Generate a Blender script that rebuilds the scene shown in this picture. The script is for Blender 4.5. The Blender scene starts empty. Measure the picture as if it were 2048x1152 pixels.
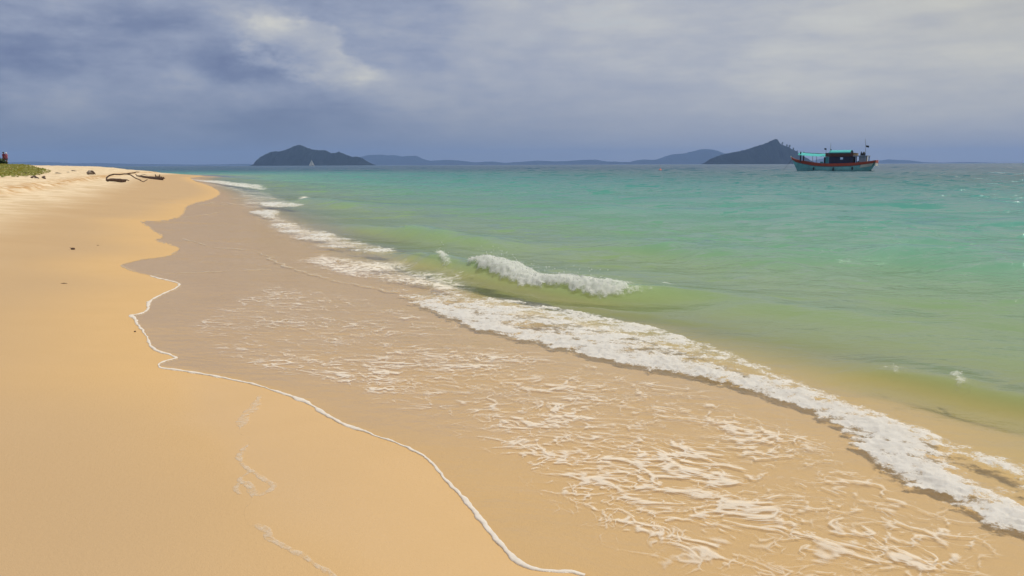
import bpy, bmesh, math, random
import numpy as np
from mathutils import Vector, Matrix

random.seed(7)
RNG = np.random.default_rng(11)
scene = bpy.context.scene
COL = scene.collection

# ------------------------------------------------------------------ camera
LENS, SENSOR, W0, H0 = 28.0, 36.0, 2048.0, 1152.0
F = LENS / SENSOR * W0
CAM_Z = 1.5
PITCH = math.atan(246.7 / F)
ROLL = 0.0033
fwd = np.array([0, math.cos(PITCH), -math.sin(PITCH)])
r0 = np.array([1.0, 0, 0]); u0 = np.array([0, math.sin(PITCH), math.cos(PITCH)])
right = r0 * math.cos(ROLL) - u0 * math.sin(ROLL)
up = u0 * math.cos(ROLL) + r0 * math.sin(ROLL)
cam = bpy.data.cameras.new('camera'); cam.lens = LENS; cam.sensor_width = SENSOR
cam.clip_start = 0.05; cam.clip_end = 40000
camo = bpy.data.objects.new('camera', cam); COL.objects.link(camo)
camo.matrix_world = Matrix(((right[0], up[0], -fwd[0], 0), (right[1], up[1], -fwd[1], 0),
                            (right[2], up[2], -fwd[2], CAM_Z), (0, 0, 0, 1)))
scene.camera = camo
scene.render.engine = 'CYCLES'
scene.view_settings.view_transform = 'Standard'
scene.view_settings.look = 'None'
scene.view_settings.exposure = 0.0
scene.view_settings.gamma = 1.0
scene.view_settings.use_curve_mapping = False
scene.cycles.use_denoising = True
scene.cycles.max_bounces = 5
scene.cycles.transparent_max_bounces = 16
scene.cycles.volume_bounces = 0
scene.cycles.sample_clamp_indirect = 4.0
scene.cycles.caustics_reflective = False
scene.cycles.caustics_refractive = False

# ------------------------------------------------------------------ node expression helper
class E:
    """a float socket with arithmetic"""
    def __init__(s, nt, sock): s.nt, s.k = nt, sock
    def _m(s, op, *a):
        n = s.nt.nodes.new('ShaderNodeMath'); n.operation = op
        for i, v in enumerate((s,) + a):
            if isinstance(v, E): s.nt.links.new(v.k, n.inputs[i])
            else: n.inputs[i].default_value = v
        return E(s.nt, n.outputs[0])
    def __add__(s, o): return s._m('ADD', o)
    __radd__ = __add__
    def __sub__(s, o): return s._m('SUBTRACT', o)
    def __rsub__(s, o): return (s * -1.0) + o
    def __mul__(s, o): return s._m('MULTIPLY', o)
    __rmul__ = __mul__
    def __truediv__(s, o): return s._m('DIVIDE', o)
    def pw(s, o): return s._m('POWER', o)
    def abs(s): return s._m('ABSOLUTE')
    def mx(s, o): return s._m('MAXIMUM', o)
    def mn(s, o): return s._m('MINIMUM', o)
    def exp(s): return s._m('EXPONENT')
    def clamp(s):
        n = s.nt.nodes.new('ShaderNodeClamp'); s.nt.links.new(s.k, n.inputs[0]); return E(s.nt, n.outputs[0])
    def ss(s, a, b):
        n = s.nt.nodes.new('ShaderNodeMapRange'); n.interpolation_type = 'SMOOTHSTEP'
        s.nt.links.new(s.k, n.inputs[0])
        for i, v in ((1, a), (2, b)):
            if isinstance(v, E): s.nt.links.new(v.k, n.inputs[i])
            else: n.inputs[i].default_value = v
        return E(s.nt, n.outputs[0])

class NT:
    def __init__(s, nt): s.nt = nt; nt.nodes.clear()
    def new(s, t, **kw):
        n = s.nt.nodes.new(t)
        for k, v in kw.items(): setattr(n, k, v)
        return n
    def link(s, a, b):
        a = a.k if isinstance(a, E) else a
        s.nt.links.new(a, b)
    def put(s, inp, v):
        if isinstance(v, E): s.link(v, inp)
        elif hasattr(v, 'is_output'): s.nt.links.new(v, inp)
        elif isinstance(v, (tuple, list)) and len(v) == 3 and inp.type == 'RGBA': inp.default_value = (*v, 1)
        else: inp.default_value = v
    def e(s, sock): return E(s.nt, sock)
    def attr(s, name):
        n = s.new('ShaderNodeAttribute'); n.attribute_name = name; return E(s.nt, n.outputs['Fac'])
    def pos(s): return s.new('ShaderNodeNewGeometry').outputs['Position']
    def obj(s): return s.new('ShaderNodeTexCoord').outputs['Object']
    def mapv(s, v, sc, off=(0, 0, 0)):
        n = s.new('ShaderNodeMapping'); s.link(v, n.inputs[0]); n.inputs['Scale'].default_value = sc
        n.inputs['Location'].default_value = off; return n.outputs[0]
    def noise(s, v, scale, detail=3, rough=0.55, dist=0.0, col=False):
        n = s.new('ShaderNodeTexNoise'); s.link(v, n.inputs['Vector'])
        s.put(n.inputs['Scale'], scale)
        n.inputs['Detail'].default_value = detail; n.inputs['Roughness'].default_value = rough
        n.inputs['Distortion'].default_value = dist
        return n.outputs['Color'] if col else E(s.nt, n.outputs[0])
    def vor(s, v, scale, feature='F1', rnd=1.0):
        n = s.new('ShaderNodeTexVoronoi'); n.feature = feature; s.link(v, n.inputs['Vector'])
        n.inputs['Scale'].default_value = scale; n.inputs['Randomness'].default_value = rnd
        return E(s.nt, n.outputs['Distance'])
    def warp(s, v, scale, amt, detail=2):
        c = s.noise(v, scale, detail, col=True)
        a = s.new('ShaderNodeVectorMath', operation='SUBTRACT'); s.link(c, a.inputs[0]); a.inputs[1].default_value = (.5, .5, .5)
        b = s.new('ShaderNodeVectorMath', operation='SCALE'); s.link(a.outputs[0], b.inputs[0]); b.inputs['Scale'].default_value = amt
        d = s.new('ShaderNodeVectorMath', operation='ADD'); s.link(v, d.inputs[0]); s.link(b.outputs[0], d.inputs[1])
        return d.outputs[0]
    def mix(s, f, a, b):
        n = s.new('ShaderNodeMix', data_type='RGBA'); s.put(n.inputs[0], f)
        s.put(n.inputs[6], a); s.put(n.inputs[7], b); return n.outputs[2]
    def ramp(s, f, stops, interp='LINEAR'):
        n = s.new('ShaderNodeValToRGB'); n.color_ramp.interpolation = interp; s.link(f, n.inputs[0])
        el = n.color_ramp.elements
        while len(el) < len(stops): el.new(0.5)
        for q, (p, c) in zip(el, stops): q.position = p; q.color = (*c, 1)
        return n.outputs[0]
    def bump(s, h, strength, dist, normal=None):
        n = s.new('ShaderNodeBump'); s.link(h, n.inputs['Height']); s.put(n.inputs['Strength'], strength)
        n.inputs['Distance'].default_value = dist
        if normal is not None: s.link(normal, n.inputs['Normal'])
        return n.outputs[0]
    def mixs(s, f, a, b):
        n = s.new('ShaderNodeMixShader'); s.put(n.inputs[0], f); s.link(a, n.inputs[1]); s.link(b, n.inputs[2]); return n.outputs[0]
    def out(s, sh, vol=None):
        o = s.new('ShaderNodeOutputMaterial')
        if sh is not None: s.link(sh, o.inputs[0])
        if vol is not None: s.link(vol, o.inputs[1])

def lin(r, g, b):
    f = lambda c: (c / 255 / 12.92) if c <= 10 else ((c / 255 + .055) / 1.055) ** 2.4
    return (f(r), f(g), f(b))

# ------------------------------------------------------------------ sun and sky
SUN_AZ, SUN_EL = math.radians(64), math.radians(64)      # azimuth clockwise from the view direction
sd = Vector((math.sin(SUN_AZ) * math.cos(SUN_EL), math.cos(SUN_AZ) * math.cos(SUN_EL), math.sin(SUN_EL)))
sun = bpy.data.lights.new('sun', 'SUN'); sun.energy = 2.9; sun.angle = math.radians(0.6); sun.color = (1, 0.95, 0.86)
suno = bpy.data.objects.new('sun', sun); COL.objects.link(suno)
suno.rotation_euler = (-sd).to_track_quat('-Z', 'Y').to_euler()
suno.location = (60, 40, 120)

SKY_STRENGTH = 0.1
world = bpy.data.worlds.new('World'); scene.world = world; world.use_nodes = True
w = NT(world.node_tree)
dirv = w.new('ShaderNodeTexCoord').outputs['Generated']
sep = w.new('ShaderNodeSeparateXYZ'); w.link(dirv, sep.inputs[0])
dx, dy, dz = (w.e(sep.outputs[i]) for i in range(3))
at2 = w.new('ShaderNodeMath', operation='ARCTAN2'); w.link(dx, at2.inputs[0]); w.link(dy, at2.inputs[1])
az = w.e(at2.outputs[0]) * 57.2958
asn = w.new('ShaderNodeMath', operation='ARCSINE'); w.link(dz, asn.inputs[0]); el = w.e(asn.outputs[0]) * 57.2958
pv = w.mapv(dirv, (1, 1, 2.6))
warpn = w.noise(pv, 5.0, 5, 0.6)
warpm = w.noise(w.mapv(dirv, (1, 1, 2.2), (3, 1, 7)), 11.0, 6, 0.6)
azw = az + (warpm - 0.5) * 9.0
elw = el + (warpn - 0.5) * 5.0 + (warpm - 0.5) * 2.5
def blob(a, e_, sa, se, tilt=0.0, A=None, L=None):
    A = azw if A is None else A; L = elw if L is None else L
    p = (A - a) * (1 / sa); q = ((L - e_) - (A - a) * tilt) * (1 / se)
    return ((p * p + q * q) * -1.0).exp()
n1 = w.noise(w.warp(pv, 3.0, 0.12), 4.5, 7, 0.55)
n2 = w.noise(w.mapv(dirv, (1, 1, 5.0), (2, 5, 1)), 6.0, 7, 0.6)
leftness = (az * -1.0).ss(-12.0, 18.0)
bright = n1 * 0.0 + 0.435
bright = bright + az.ss(-22.0, 26.0) * 0.34 + el.ss(0.0, 7.0) * 0.10 + el.ss(7.0, 35.0) * 0.12
n3 = w.noise(w.warp(w.mapv(dirv, (1, 1, 2.2), (9, 2, 4)), 6.0, 0.08), 10.0, 8, 0.58)
bright = bright + (n1 - 0.5) * (leftness * 0.66 + 0.26) + (n2 - 0.5) * 0.55 + (n3 - 0.5) * (leftness * 0.62 + 0.20) * el.ss(0.5, 4.0)
# a bright cumulus head, the dark cloud bases round it, pale streaks to the left
cum = blob(-13.6, 7.6, 4.6, 2.3, -0.22).ss(0.30, 0.66)
cum2 = blob(-9.5, 5.6, 4.5, 1.5, -0.1)
bright = bright + cum * 0.24 * (w.noise(pv, 22.0, 4) * 1.2 + 0.4) + cum2 * 0.08
bright = bright - blob(-21.5, 8.3, 6.5, 1.6, -0.18) * 0.18 - blob(-30.5, 6.2, 4.5, 1.1, -0.06) * 0.19 - blob(-14.5, 5.9, 6.0, .7, -0.1) * 0.12
bright = bright - blob(-33.0, 11.5, 7.0, 2.0) * 0.16
bright = bright + blob(-30.0, 8.4, 5.0, 0.9, 0.02) * 0.15 + blob(-19.0, 5.3, 5.0, 0.8) * 0.08
bright = bright - blob(14.0, 6.2, 5.0, 0.9) * 0.07 - blob(27.0, 7.2, 4.0, 0.5, 0.1) * 0.05
bright = bright.clamp()
ccol = w.ramp(bright, [(0.0, lin(98, 110, 146)), (0.3, lin(124, 136, 165)), (0.55, lin(152, 161, 183)), (0.78, lin(180, 184, 193)), (1.0, lin(212, 211, 204))])
lowh = 1.0 - el.ss(0.0, 7.0)
ccol = w.mix(lowh, ccol, w.mix(1.0, ccol, (0, 0, 0)) if False else w.mix(0.6, ccol, w.mix(az.ss(-20.0, 18.0), lin(116, 127, 143), lin(166, 170, 176))))
warm = blob(36.0, 12.0, 13.0, 7.0, 0, az, el)
ccol = w.mix(warm * 0.45, ccol, lin(200, 194, 170))
csc = w.new('ShaderNodeVectorMath', operation='SCALE'); w.link(ccol, csc.inputs[0]); csc.inputs['Scale'].default_value = 1.0 / SKY_STRENGTH
sky = w.new('ShaderNodeTexSky', sky_type='NISHITA'); sky.sun_disc = False
sky.sun_elevation = SUN_EL; sky.sun_rotation = SUN_AZ; sky.air_density = 1.0; sky.dust_density = 1.5
gap = n2.ss(0.56, 0.72) * el.ss(5.0, 9.0) * az.ss(-14.0, -6.0) * (1.0 - az.ss(6.0, 22.0) * 0.8)
cover = 0.97 - gap * 0.32
skyc = w.mix(cover, sky.outputs[0], csc.outputs[0])
bg = w.new('ShaderNodeBackground'); w.link(skyc, bg.inputs[0]); bg.inputs[1].default_value = SKY_STRENGTH
wo = w.new('ShaderNodeOutputWorld'); w.link(bg.outputs[0], wo.inputs[0])

# ------------------------------------------------------------------ numpy helpers
_perm = np.random.default_rng(3).permutation(512).astype(np.int64)
_ga = np.random.default_rng(5).uniform(0, 2 * np.pi, 512)
_gx, _gy = np.cos(_ga), np.sin(_ga)
def perlin(x, y, seed=0):
    xi = np.floor(x).astype(np.int64); yi = np.floor(y).astype(np.int64)
    xf = x - xi; yf = y - yi
    u = xf * xf * xf * (xf * (xf * 6 - 15) + 10); v = yf * yf * yf * (yf * (yf * 6 - 15) + 10)
    def g(ix, iy, fx, fy):
        h = _perm[(_perm[(ix + seed * 57) & 511] + iy) & 511]
        return _gx[h] * fx + _gy[h] * fy
    a = g(xi, yi, xf, yf); b = g(xi + 1, yi, xf - 1, yf)
    c = g(xi, yi + 1, xf, yf - 1); d = g(xi + 1, yi + 1, xf - 1, yf - 1)
    return ((a + u * (b - a)) * (1 - v) + (c + u * (d - c)) * v) * 1.41
def fbm(x, y, oct=4, seed=0, gain=0.5):
    s = 0; a = 1; t = 0
    for i in range(oct):
        s = s + a * perlin(x * 2 ** i + 13.7 * i, y * 2 ** i - 9.1 * i, seed + i); t += a; a *= gain
    return s / t
def sst(x, a, b):
    t = np.clip((x - a) / (b - a), 0, 1); return t * t * (3 - 2 * t)
def catmull(P, n=8):
    P = np.array(P, float); Q = np.vstack([2 * P[0] - P[1], P, 2 * P[-1] - P[-2]]); out = []
    for i in range(1, len(Q) - 2):
        for t in np.linspace(0, 1, n, endpoint=False):
            a, b, c, d = Q[i - 1], Q[i], Q[i + 1], Q[i + 2]
            out.append(.5 * (2 * b + (c - a) * t + (2 * a - 5 * b + 4 * c - d) * t * t + (3 * b - a - 3 * c + d) * t ** 3))
    out.append(P[-1]); return np.array(out)
def polydist(x, y, P, vals=None, limit=None):
    """distance, signed distance (+ to the left of the line's direction), interpolated values, arclength"""
    sh = x.shape; x = x.ravel(); y = y.ravel()
    best = np.full(x.shape, 1e9); sg = np.ones(x.shape); val = np.zeros(x.shape); arc = np.zeros(x.shape)
    L = 0.0
    for i in range(len(P) - 1):
        ax, ay = P[i][:2]; bx, by = P[i + 1][:2]; ex, ey = bx - ax, by - ay; l = math.hypot(ex, ey)
        if l < 1e-9: continue
        if limit is None: I = slice(None)
        else:
            m = limit
            I = np.nonzero((x > min(ax, bx) - m) & (x < max(ax, bx) + m) & (y > min(ay, by) - m) & (y < max(ay, by) + m))[0]
            if len(I) == 0: L += l; continue
        px, py = x[I] - ax, y[I] - ay
        t = np.clip((px * ex + py * ey) / (l * l), 0, 1)
        d = np.hypot(px - t * ex, py - t * ey); k = d < best[I]
        b = best[I]; b[k] = d[k]; best[I] = b
        s_ = sg[I]; s_[k] = np.where(ex * py - ey * px > 0, 1, -1)[k]; sg[I] = s_
        a_ = arc[I]; a_[k] = (L + t * l)[k]; arc[I] = a_
        if vals is not None:
            v_ = val[I]; v_[k] = (vals[i] + t * (vals[i + 1] - vals[i]))[k]; val[I] = v_
        L += l
    return best.reshape(sh), (best * sg).reshape(sh), val.reshape(sh), arc.reshape(sh)
def inside(x, y, P):
    sh = x.shape; x = x.ravel(); y = y.ravel()
    o = np.argsort(y, kind='stable'); ys = y[o]; xs = x[o]
    r = np.zeros(x.shape, bool); n = len(P)
    for i in range(n):
        ax, ay = P[i][:2]; bx, by = P[(i + 1) % n][:2]
        if ay == by: continue
        a = np.searchsorted(ys, min(ay, by), 'left'); b = np.searchsorted(ys, max(ay, by), 'left')
        if b > a: r[a:b] ^= xs[a:b] < (bx - ax) * (ys[a:b] - ay) / (by - ay) + ax
    q = np.empty_like(r); q[o] = r
    return q.reshape(sh)
def ray(px, py):
    return right * (px - 1024) / F + up * (576 - py) / F + fwd
def plane_hit(px, py, z=0.0):
    d = ray(px, py); t = (z - CAM_Z) / d[2]; return np.array([d[0] * t, d[1] * t])

# ------------------------------------------------------------------ shore: reference line and sand profile
_R = [(9, -14), (5.2, -3), (3.3, 0.8)] + [tuple(plane_hit(*p, 0.0)) for p in
     ((2048, 1070), (1640, 845), (1200, 715), (790, 585), (540, 465), (455, 395), (415, 369))] + \
     [(-37, 96), (-43, 116), (-60, 134), (-100, 146), (-180, 152), (-400, 156)]
RLINE = catmull(_R, 6)
_ps = np.array([-400, -200, -100, -60, -30, -15, -8, -4, -2, -.8, 0, 1.5, 3, 6, 7.3, 8.0, 10, 13, 25, 60, 400])
_pz = np.array([-13, -7.5, -4.6, -3.2, -2.0, -1.2, -.74, -.42, -.22, -.07, 0.0, .10, .21, .47, .575, .75, .88, 1.09, 1.2, 1.3, 1.4])
def shore_s(x, y):
    return polydist(x, y, RLINE)[1]
_gs = np.arange(-400, 400, 0.1); _gz = np.interp(_gs, _ps, _pz)
_k = np.exp(-np.linspace(-2, 2, 13) ** 2); _k /= _k.sum(); _gz2 = np.convolve(np.pad(_gz, 6, mode='edge'), _k, 'valid')
def zsand(x, y, s=None, fine=True):
    if s is None: s = shore_s(x, y)
    sw = s + (0.6 * fbm(x / 3.1, y / 3.1, 3, 2)) * sst(s, 5.5, 8) + 0.9 * fbm(x / 1.1, y / 1.1, 3, 4) * sst(s, 6.4, 7.4) * (1 - sst(s, 8.6, 10.5))
    z = np.interp(sw, _gs, _gz2)
    dune = np.exp(-(((x + 66) / 17) ** 2 + ((y - 98) / 36) ** 2)) * 0.48
    z = z + dune * sst(s, 8, 16)
    z = z + 0.018 * fbm(x / 1.7, y / 1.7, 2, 21) * sst(s, -1, 1.5)
    if fine:
        dry = sst(s, 5.8, 8.2); mid = sst(s, 4.2, 6.0)
        z = z + dry * (0.085 * fbm(x / 1.1, y / 1.1, 4, 8) + 0.035 * fbm(x / 0.35, y / 0.35, 2, 9)) + (mid - dry * .5) * 0.012 * fbm(x / 0.45, y / 0.45, 3, 17)
        dents = np.clip(fbm(x / 0.55, y / 0.8, 2, 31) - 0.22, 0, 1)
        z = z - dents * 0.16 * sst(s, 5.0, 7.4)
    return z
def hits(pts, dz=0.0):
    """where the view rays through photograph points meet the ground or the water level"""
    D = np.array([ray(px, py) for px, py in pts]); lo = np.full(len(D), 0.4)
    hi = np.where(D[:, 2] < -1e-5, (-0.02 - CAM_Z) / np.minimum(D[:, 2], -1e-6), 400.0)
    for _ in range(32):
        m = .5 * (lo + hi); h = np.maximum(zsand(D[:, 0] * m, D[:, 1] * m, fine=False), 0.0) + dz
        a = CAM_Z + D[:, 2] * m > h; lo = np.where(a, m, lo); hi = np.where(a, hi, m)
    return D[:, :2] * hi[:, None]
def hit(px, py, dz=0.0): return hits([(px, py)], dz)[0]

# water's edge (landward limit of the film), traced on the ground
_E = [(1500, 1330), (1290, 1215), (1170, 1152), (1085, 1141), (1040, 1128), (1000, 1087), (965, 1045), (930, 1000), (893, 962), (872, 935), (850, 915), (820, 898),
      (790, 885), (760, 875), (725, 862), (690, 850), (655, 832), (640, 822), (615, 806), (600, 800), (565, 787), (530, 776), (500, 767), (470, 761), (435, 754), (400, 748),
      (365, 742), (335, 738), (316, 733), (326, 724), (350, 717), (346, 712), (325, 706), (306, 697), (298, 686), (295, 676), (284, 660), (274, 648), (270, 638),
      (262, 631), (280, 628), (295, 620), (297, 606), (310, 596), (330, 586), (352, 576), (358, 568), (340, 562), (318, 557),
      (300, 552), (275, 546), (243, 532), (258, 525), (290, 518), (335, 512), (352, 503), (357, 496), (340, 490), (310, 480), (325, 474), (310, 464),
      (300, 456), (282, 443), (330, 440), (358, 433), (368, 424), (372, 414), (392, 405), (420, 398), (438, 389), (436, 381), (424, 374), (408, 368), (390, 363)]
EDGE_NEAR = hits(_E)
_far = []
for p, q in zip(RLINE[:-1], RLINE[1:]):
    if q[1] > 92 or q[0] < -40:
        t = (q - p) / max(np.linalg.norm(q - p), 1e-9); _far.append(q + np.array([-t[1], t[0]]) * 1.4)
EDGE_NEAR = catmull(EDGE_NEAR, 4)
EDGE = np.vstack([[(9 - 2.5, -14), (3.2, -3), (1.9, 0.2)], EDGE_NEAR, np.array(_far[::4])])
LAND = np.vstack([EDGE, [(-600, 156), (-600, -14)]])

# bore front
_B = [(2400, 1290), (2200, 1165), (2048, 1075), (1990, 1052), (1930, 1030), (1890, 1005), (1850, 985), (1810, 965), (1790, 955), (1765, 930), (1745, 912), (1725, 875), (1690, 855), (1640, 833), (1590, 808), (1540, 795),
      (1480, 778), (1420, 765), (1365, 752), (1310, 744), (1250, 733), (1200, 722), (1155, 708), (1110, 700), (1075, 690), (1040, 682), (1000, 672), (965, 666), (930, 650), (880, 630), (835, 610), (790, 587)]
BORE = catmull(hits(_B, 0.0), 4)
# breaking wave and swell crests: (line, height, width)
CRESTS = [
    (hits([(770, 512), (815, 521), (870, 537), (940, 553), (1000, 566), (1050, 576), (1120, 587), (1200, 597), (1290, 597), (1380, 598), (1460, 604), (1560, 618)], 0.0), [0, .11, .19, .22, .24, .23, .21, .19, .17, .13, .07, 0], .22, .65),
    (hits([(660, 440), (730, 455), (800, 464), (880, 475), (960, 484), (1040, 496)], 0.08), [0, .16, .24, .24, .18, 0], .28, 1.0),
    (hits([(1480, 535), (1560, 526), (1680, 512), (1800, 512), (1900, 520), (2000, 534), (2150, 556)], 0.08), [0, .07, .13, .17, .19, .17, .1], .65, 1.5),
    (hits([(1620, 740), (1700, 740), (1760, 742), (1830, 750), (1900, 762), (1960, 778), (2048, 792), (2200, 815)], 0.06), [0, .04, .07, .08, .09, .09, .08, .06], .16, .45),
    (hits([(570, 402), (610, 402), (650, 405), (720, 412), (800, 420)], 0.08), [0, .2, .22, .16, 0], .5, 1.6),
    (hits([(1380, 615), (1480, 612), (1580, 616), (1700, 628), (1850, 640)], 0.05), [0, .05, .07, .06, 0], .3, .7),
    (hits([(1050, 600), (1150, 612), (1300, 628), (1420, 645)], 0.03), [0, .04, .04, 0], .15, .4),
    (hits([(1180, 500), (1300, 495), (1450, 505), (1600, 520)], 0.05), [0, .07, .08, 0], .5, 1.2),
]
_sr = np.random.default_rng(21)
SINES = []
for i in range(24):
    lam = 0.5 * 1.165 ** i * (0.9 + .2 * _sr.random())
    th = math.radians(238 + _sr.normal() * 38)
    SINES.append((lam, math.cos(th), math.sin(th), _sr.random() * 6.28, 0.021 * lam ** 0.65 if lam < 6 else 0.06))

def water(x, y, s, dr):
    """water surface height before the film, and the bore distance"""
    off = sst(-s, 0.4, 16)
    amp = 0.22 + 0.78 * off
    wx = x + 0.5 * fbm(x / 4, y / 4, 2, 40); wy = y + 0.5 * fbm(x / 4, y / 4, 2, 44)
    h = np.zeros_like(x)
    groups = 0.55 + 0.75 * np.clip(fbm(x / 14, y / 9, 2, 50) + .35, 0, 1)
    for lam, cx, cy, ph, a in SINES:
        f = 1 - sst(dr / lam, 0.25, 0.45)
        k = 2 * np.pi / lam
        sn = np.sin(k * (wx * cx + wy * cy) + ph)
        h = h + a * f * (sn - 0.25 * np.cos(2 * (k * (wx * cx + wy * cy) + ph)))
    h = h * amp * groups * 0.55
    h = h + 0.03 * off * fbm(x / 1.6, y / 0.7, 3, 60) * (1 - sst(dr, .3, 1.0))
    for P, A, wl, ws in CRESTS:
        P2 = catmull(P, 6); A2 = np.interp(np.linspace(0, len(A) - 1, len(P2)), np.arange(len(A)), A)
        lim = ws * 3.2
        d, sg, v, arc = polydist(x, y, P2, A2, limit=lim)
        wob = 0.12 * ws * fbm(arc / (2.2 * ws), arc * 0 + 3.3, 2, 66)
        # all these lines run away from the sea's right side: landward is to the right of left-to-right travel
        q = -sg + wob
        prof = np.where(q > 0, np.exp(-(q / wl) ** 2), np.exp(-(q / ws) ** 2))
        trough = -0.10 * np.exp(-((q - 2.2 * wl) / (1.3 * wl)) ** 2)
        h = h + np.where(d < lim, v * (prof + trough) * (0.85 + 0.35 * fbm(arc / (1.5 * ws), arc * 0, 2, 67)), 0)
    return h

# ------------------------------------------------------------------ polar ground grid
ang = np.radians(np.concatenate([np.linspace(-84, -38.5, 22), np.linspace(-38, 38, 900), np.linspace(38.5, 84, 22)]))
dec = np.radians(np.arange(62, 2.0, -0.085))
r1 = CAM_Z / np.tan(dec)
r1 = np.unique(np.concatenate([r1[r1 < 7.0], np.arange(7.0, 15.0, 0.05), r1[r1 > 15.05]]))
r2 = np.exp(np.linspace(math.log(r1[-1] * 1.006), math.log(420), 330))
r3 = np.exp(np.linspace(math.log(435), math.log(14000), 60))
rad = np.concatenate([[0.25, 0.5], r1, r2, r3])
NR, NA = len(rad), len(ang)
def coarse(f, X, Y, st):
    """evaluate a smooth field on every st-th grid line and interpolate"""
    i = np.unique(np.append(np.arange(0, X.shape[0], st), X.shape[0] - 1)); j = np.unique(np.append(np.arange(0, X.shape[1], st), X.shape[1] - 1))
    v = f(X[np.ix_(i, j)], Y[np.ix_(i, j)])
    a = np.arange(X.shape[0]); b = np.arange(X.shape[1])
    ia = np.clip(np.searchsorted(i, a, 'right') - 1, 0, len(i) - 2); jb = np.clip(np.searchsorted(j, b, 'right') - 1, 0, len(j) - 2)
    fa = ((a - i[ia]) / (i[ia + 1] - i[ia]))[:, None]; fb = ((b - j[jb]) / (j[jb + 1] - j[jb]))[None]
    v00 = v[ia][:, jb]; v01 = v[ia][:, jb + 1]; v10 = v[ia + 1][:, jb]; v11 = v[ia + 1][:, jb + 1]
    return (v00 * (1 - fa) + v10 * fa) * (1 - fb) + (v01 * (1 - fa) + v11 * fa) * fb
BORE_LEN = float(np.hypot(*np.diff(BORE, axis=0).T).sum())
class Field:
    """sand, water and shore distances on a grid of ground points around the beach"""
    def __init__(g, rad, ang, st):
        g.rad, g.ang = rad, ang
        g.X = rad[:, None] * np.sin(ang)[None]; g.Y = rad[:, None] * np.cos(ang)[None]
        m = len(ang) // 2; g.da = ang[m] - ang[m - 1]
        g.DR = np.maximum(np.gradient(rad)[:, None], (rad * g.da)[:, None]) + 0 * g.X
        X, Y, DR = g.X, g.Y, g.DR; near = rad < 430
        S = np.full(X.shape, -400.0); S[near] = coarse(shore_s, X[near], Y[near], st); g.S = S
        ZS = np.full(X.shape, -13.0); ZS[near] = zsand(X[near], Y[near], S[near], fine=False); g.ZS = ZS
        ZW = water(X, Y, S, DR); ZW[rad > 430] *= 0.2
        nf = rad < 300
        dE = np.full(X.shape, 50.0)
        de_ = np.minimum(polydist(X[nf], Y[nf], EDGE, limit=8.0)[0], 50.0)
        dE[nf] = np.where(inside(X[nf], Y[nf], LAND), -de_, de_); g.dE = dE
        dEc = np.clip(dE, 0, None)
        film = ZS + np.where(dE > 0, 0.006 * (1 - np.exp(-dEc / 0.03)) + 0.0055 * np.minimum(dEc, 3.0) * sst(dEc, 0, 1.0), -0.04 * np.clip(-dE / 0.05, 0, 1))
        film = film + np.where(dE > 0.02, 0.0022 * fbm(X / 0.16, Y / 0.1, 3, 80) * sst(dEc, .03, .5) * (1 - sst(DR, .03, .08)), 0)
        nb = rad < 40
        bd = np.full(X.shape, 99.0); bsg = np.full(X.shape, -99.0); barc = np.zeros(X.shape)
        _d, _s, _v, _a = polydist(X[nb], Y[nb], BORE, limit=4.0)
        bd[nb] = _d; bsg[nb] = -_s; barc[nb] = _a        # bore runs from near right to far left: seaward is to its right
        bsg = np.where(bd > 90, np.where(S < 0, 9.0, -9.0), bsg)
        bsg = bsg + np.where(bd < 1.0, 0.09 * fbm(X / .34, Y / .34, 3, 91), 0)
        g.bd, g.bs, g.ba = bd, bsg, barc
        bend = 1 - sst(barc, BORE_LEN - 3.0, BORE_LEN - 0.1)
        bh = (0.016 + 0.016 * fbm(barc / .5, barc * 0 + 1, 3, 90)) * bend
        bore = np.where((bd < 4) & (bsg > -0.02), bh * sst(bsg, -0.02, 0.16) * np.exp(-np.clip(bsg, 0, 9) / 0.8), 0)
        level = ZW + 0.012
        z1 = np.where((S < -1.0) & (bd > 3.9), level, np.minimum(level, film) + np.maximum(level - film, 0) * sst(bsg, -0.45, 0.10))
        g.WZ = np.maximum(np.where(dE > 0, film, ZS - 0.04), np.where(dE > 0, z1, -9)) + bore
        g.WZ = np.where(rad[:, None] < 0.6, np.minimum(g.WZ, ZS - 0.03), g.WZ)
M = Field(rad, ang, 5)
GX, GY, DR, S, ZS, dE, bsg, barc, bd, WZ = M.X, M.Y, M.DR, M.S, M.ZS, M.dE, M.bs, M.ba, M.bd, M.WZ
DEPTH = np.clip(WZ - ZS, 0, 20)
_rf = [2.5]
while _rf[-1] < 14.5: _rf.append(_rf[-1] * 1.0027)
FINE = Field(np.array(_rf), np.radians(np.linspace(-13, 39, 580)), 12)

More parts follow.
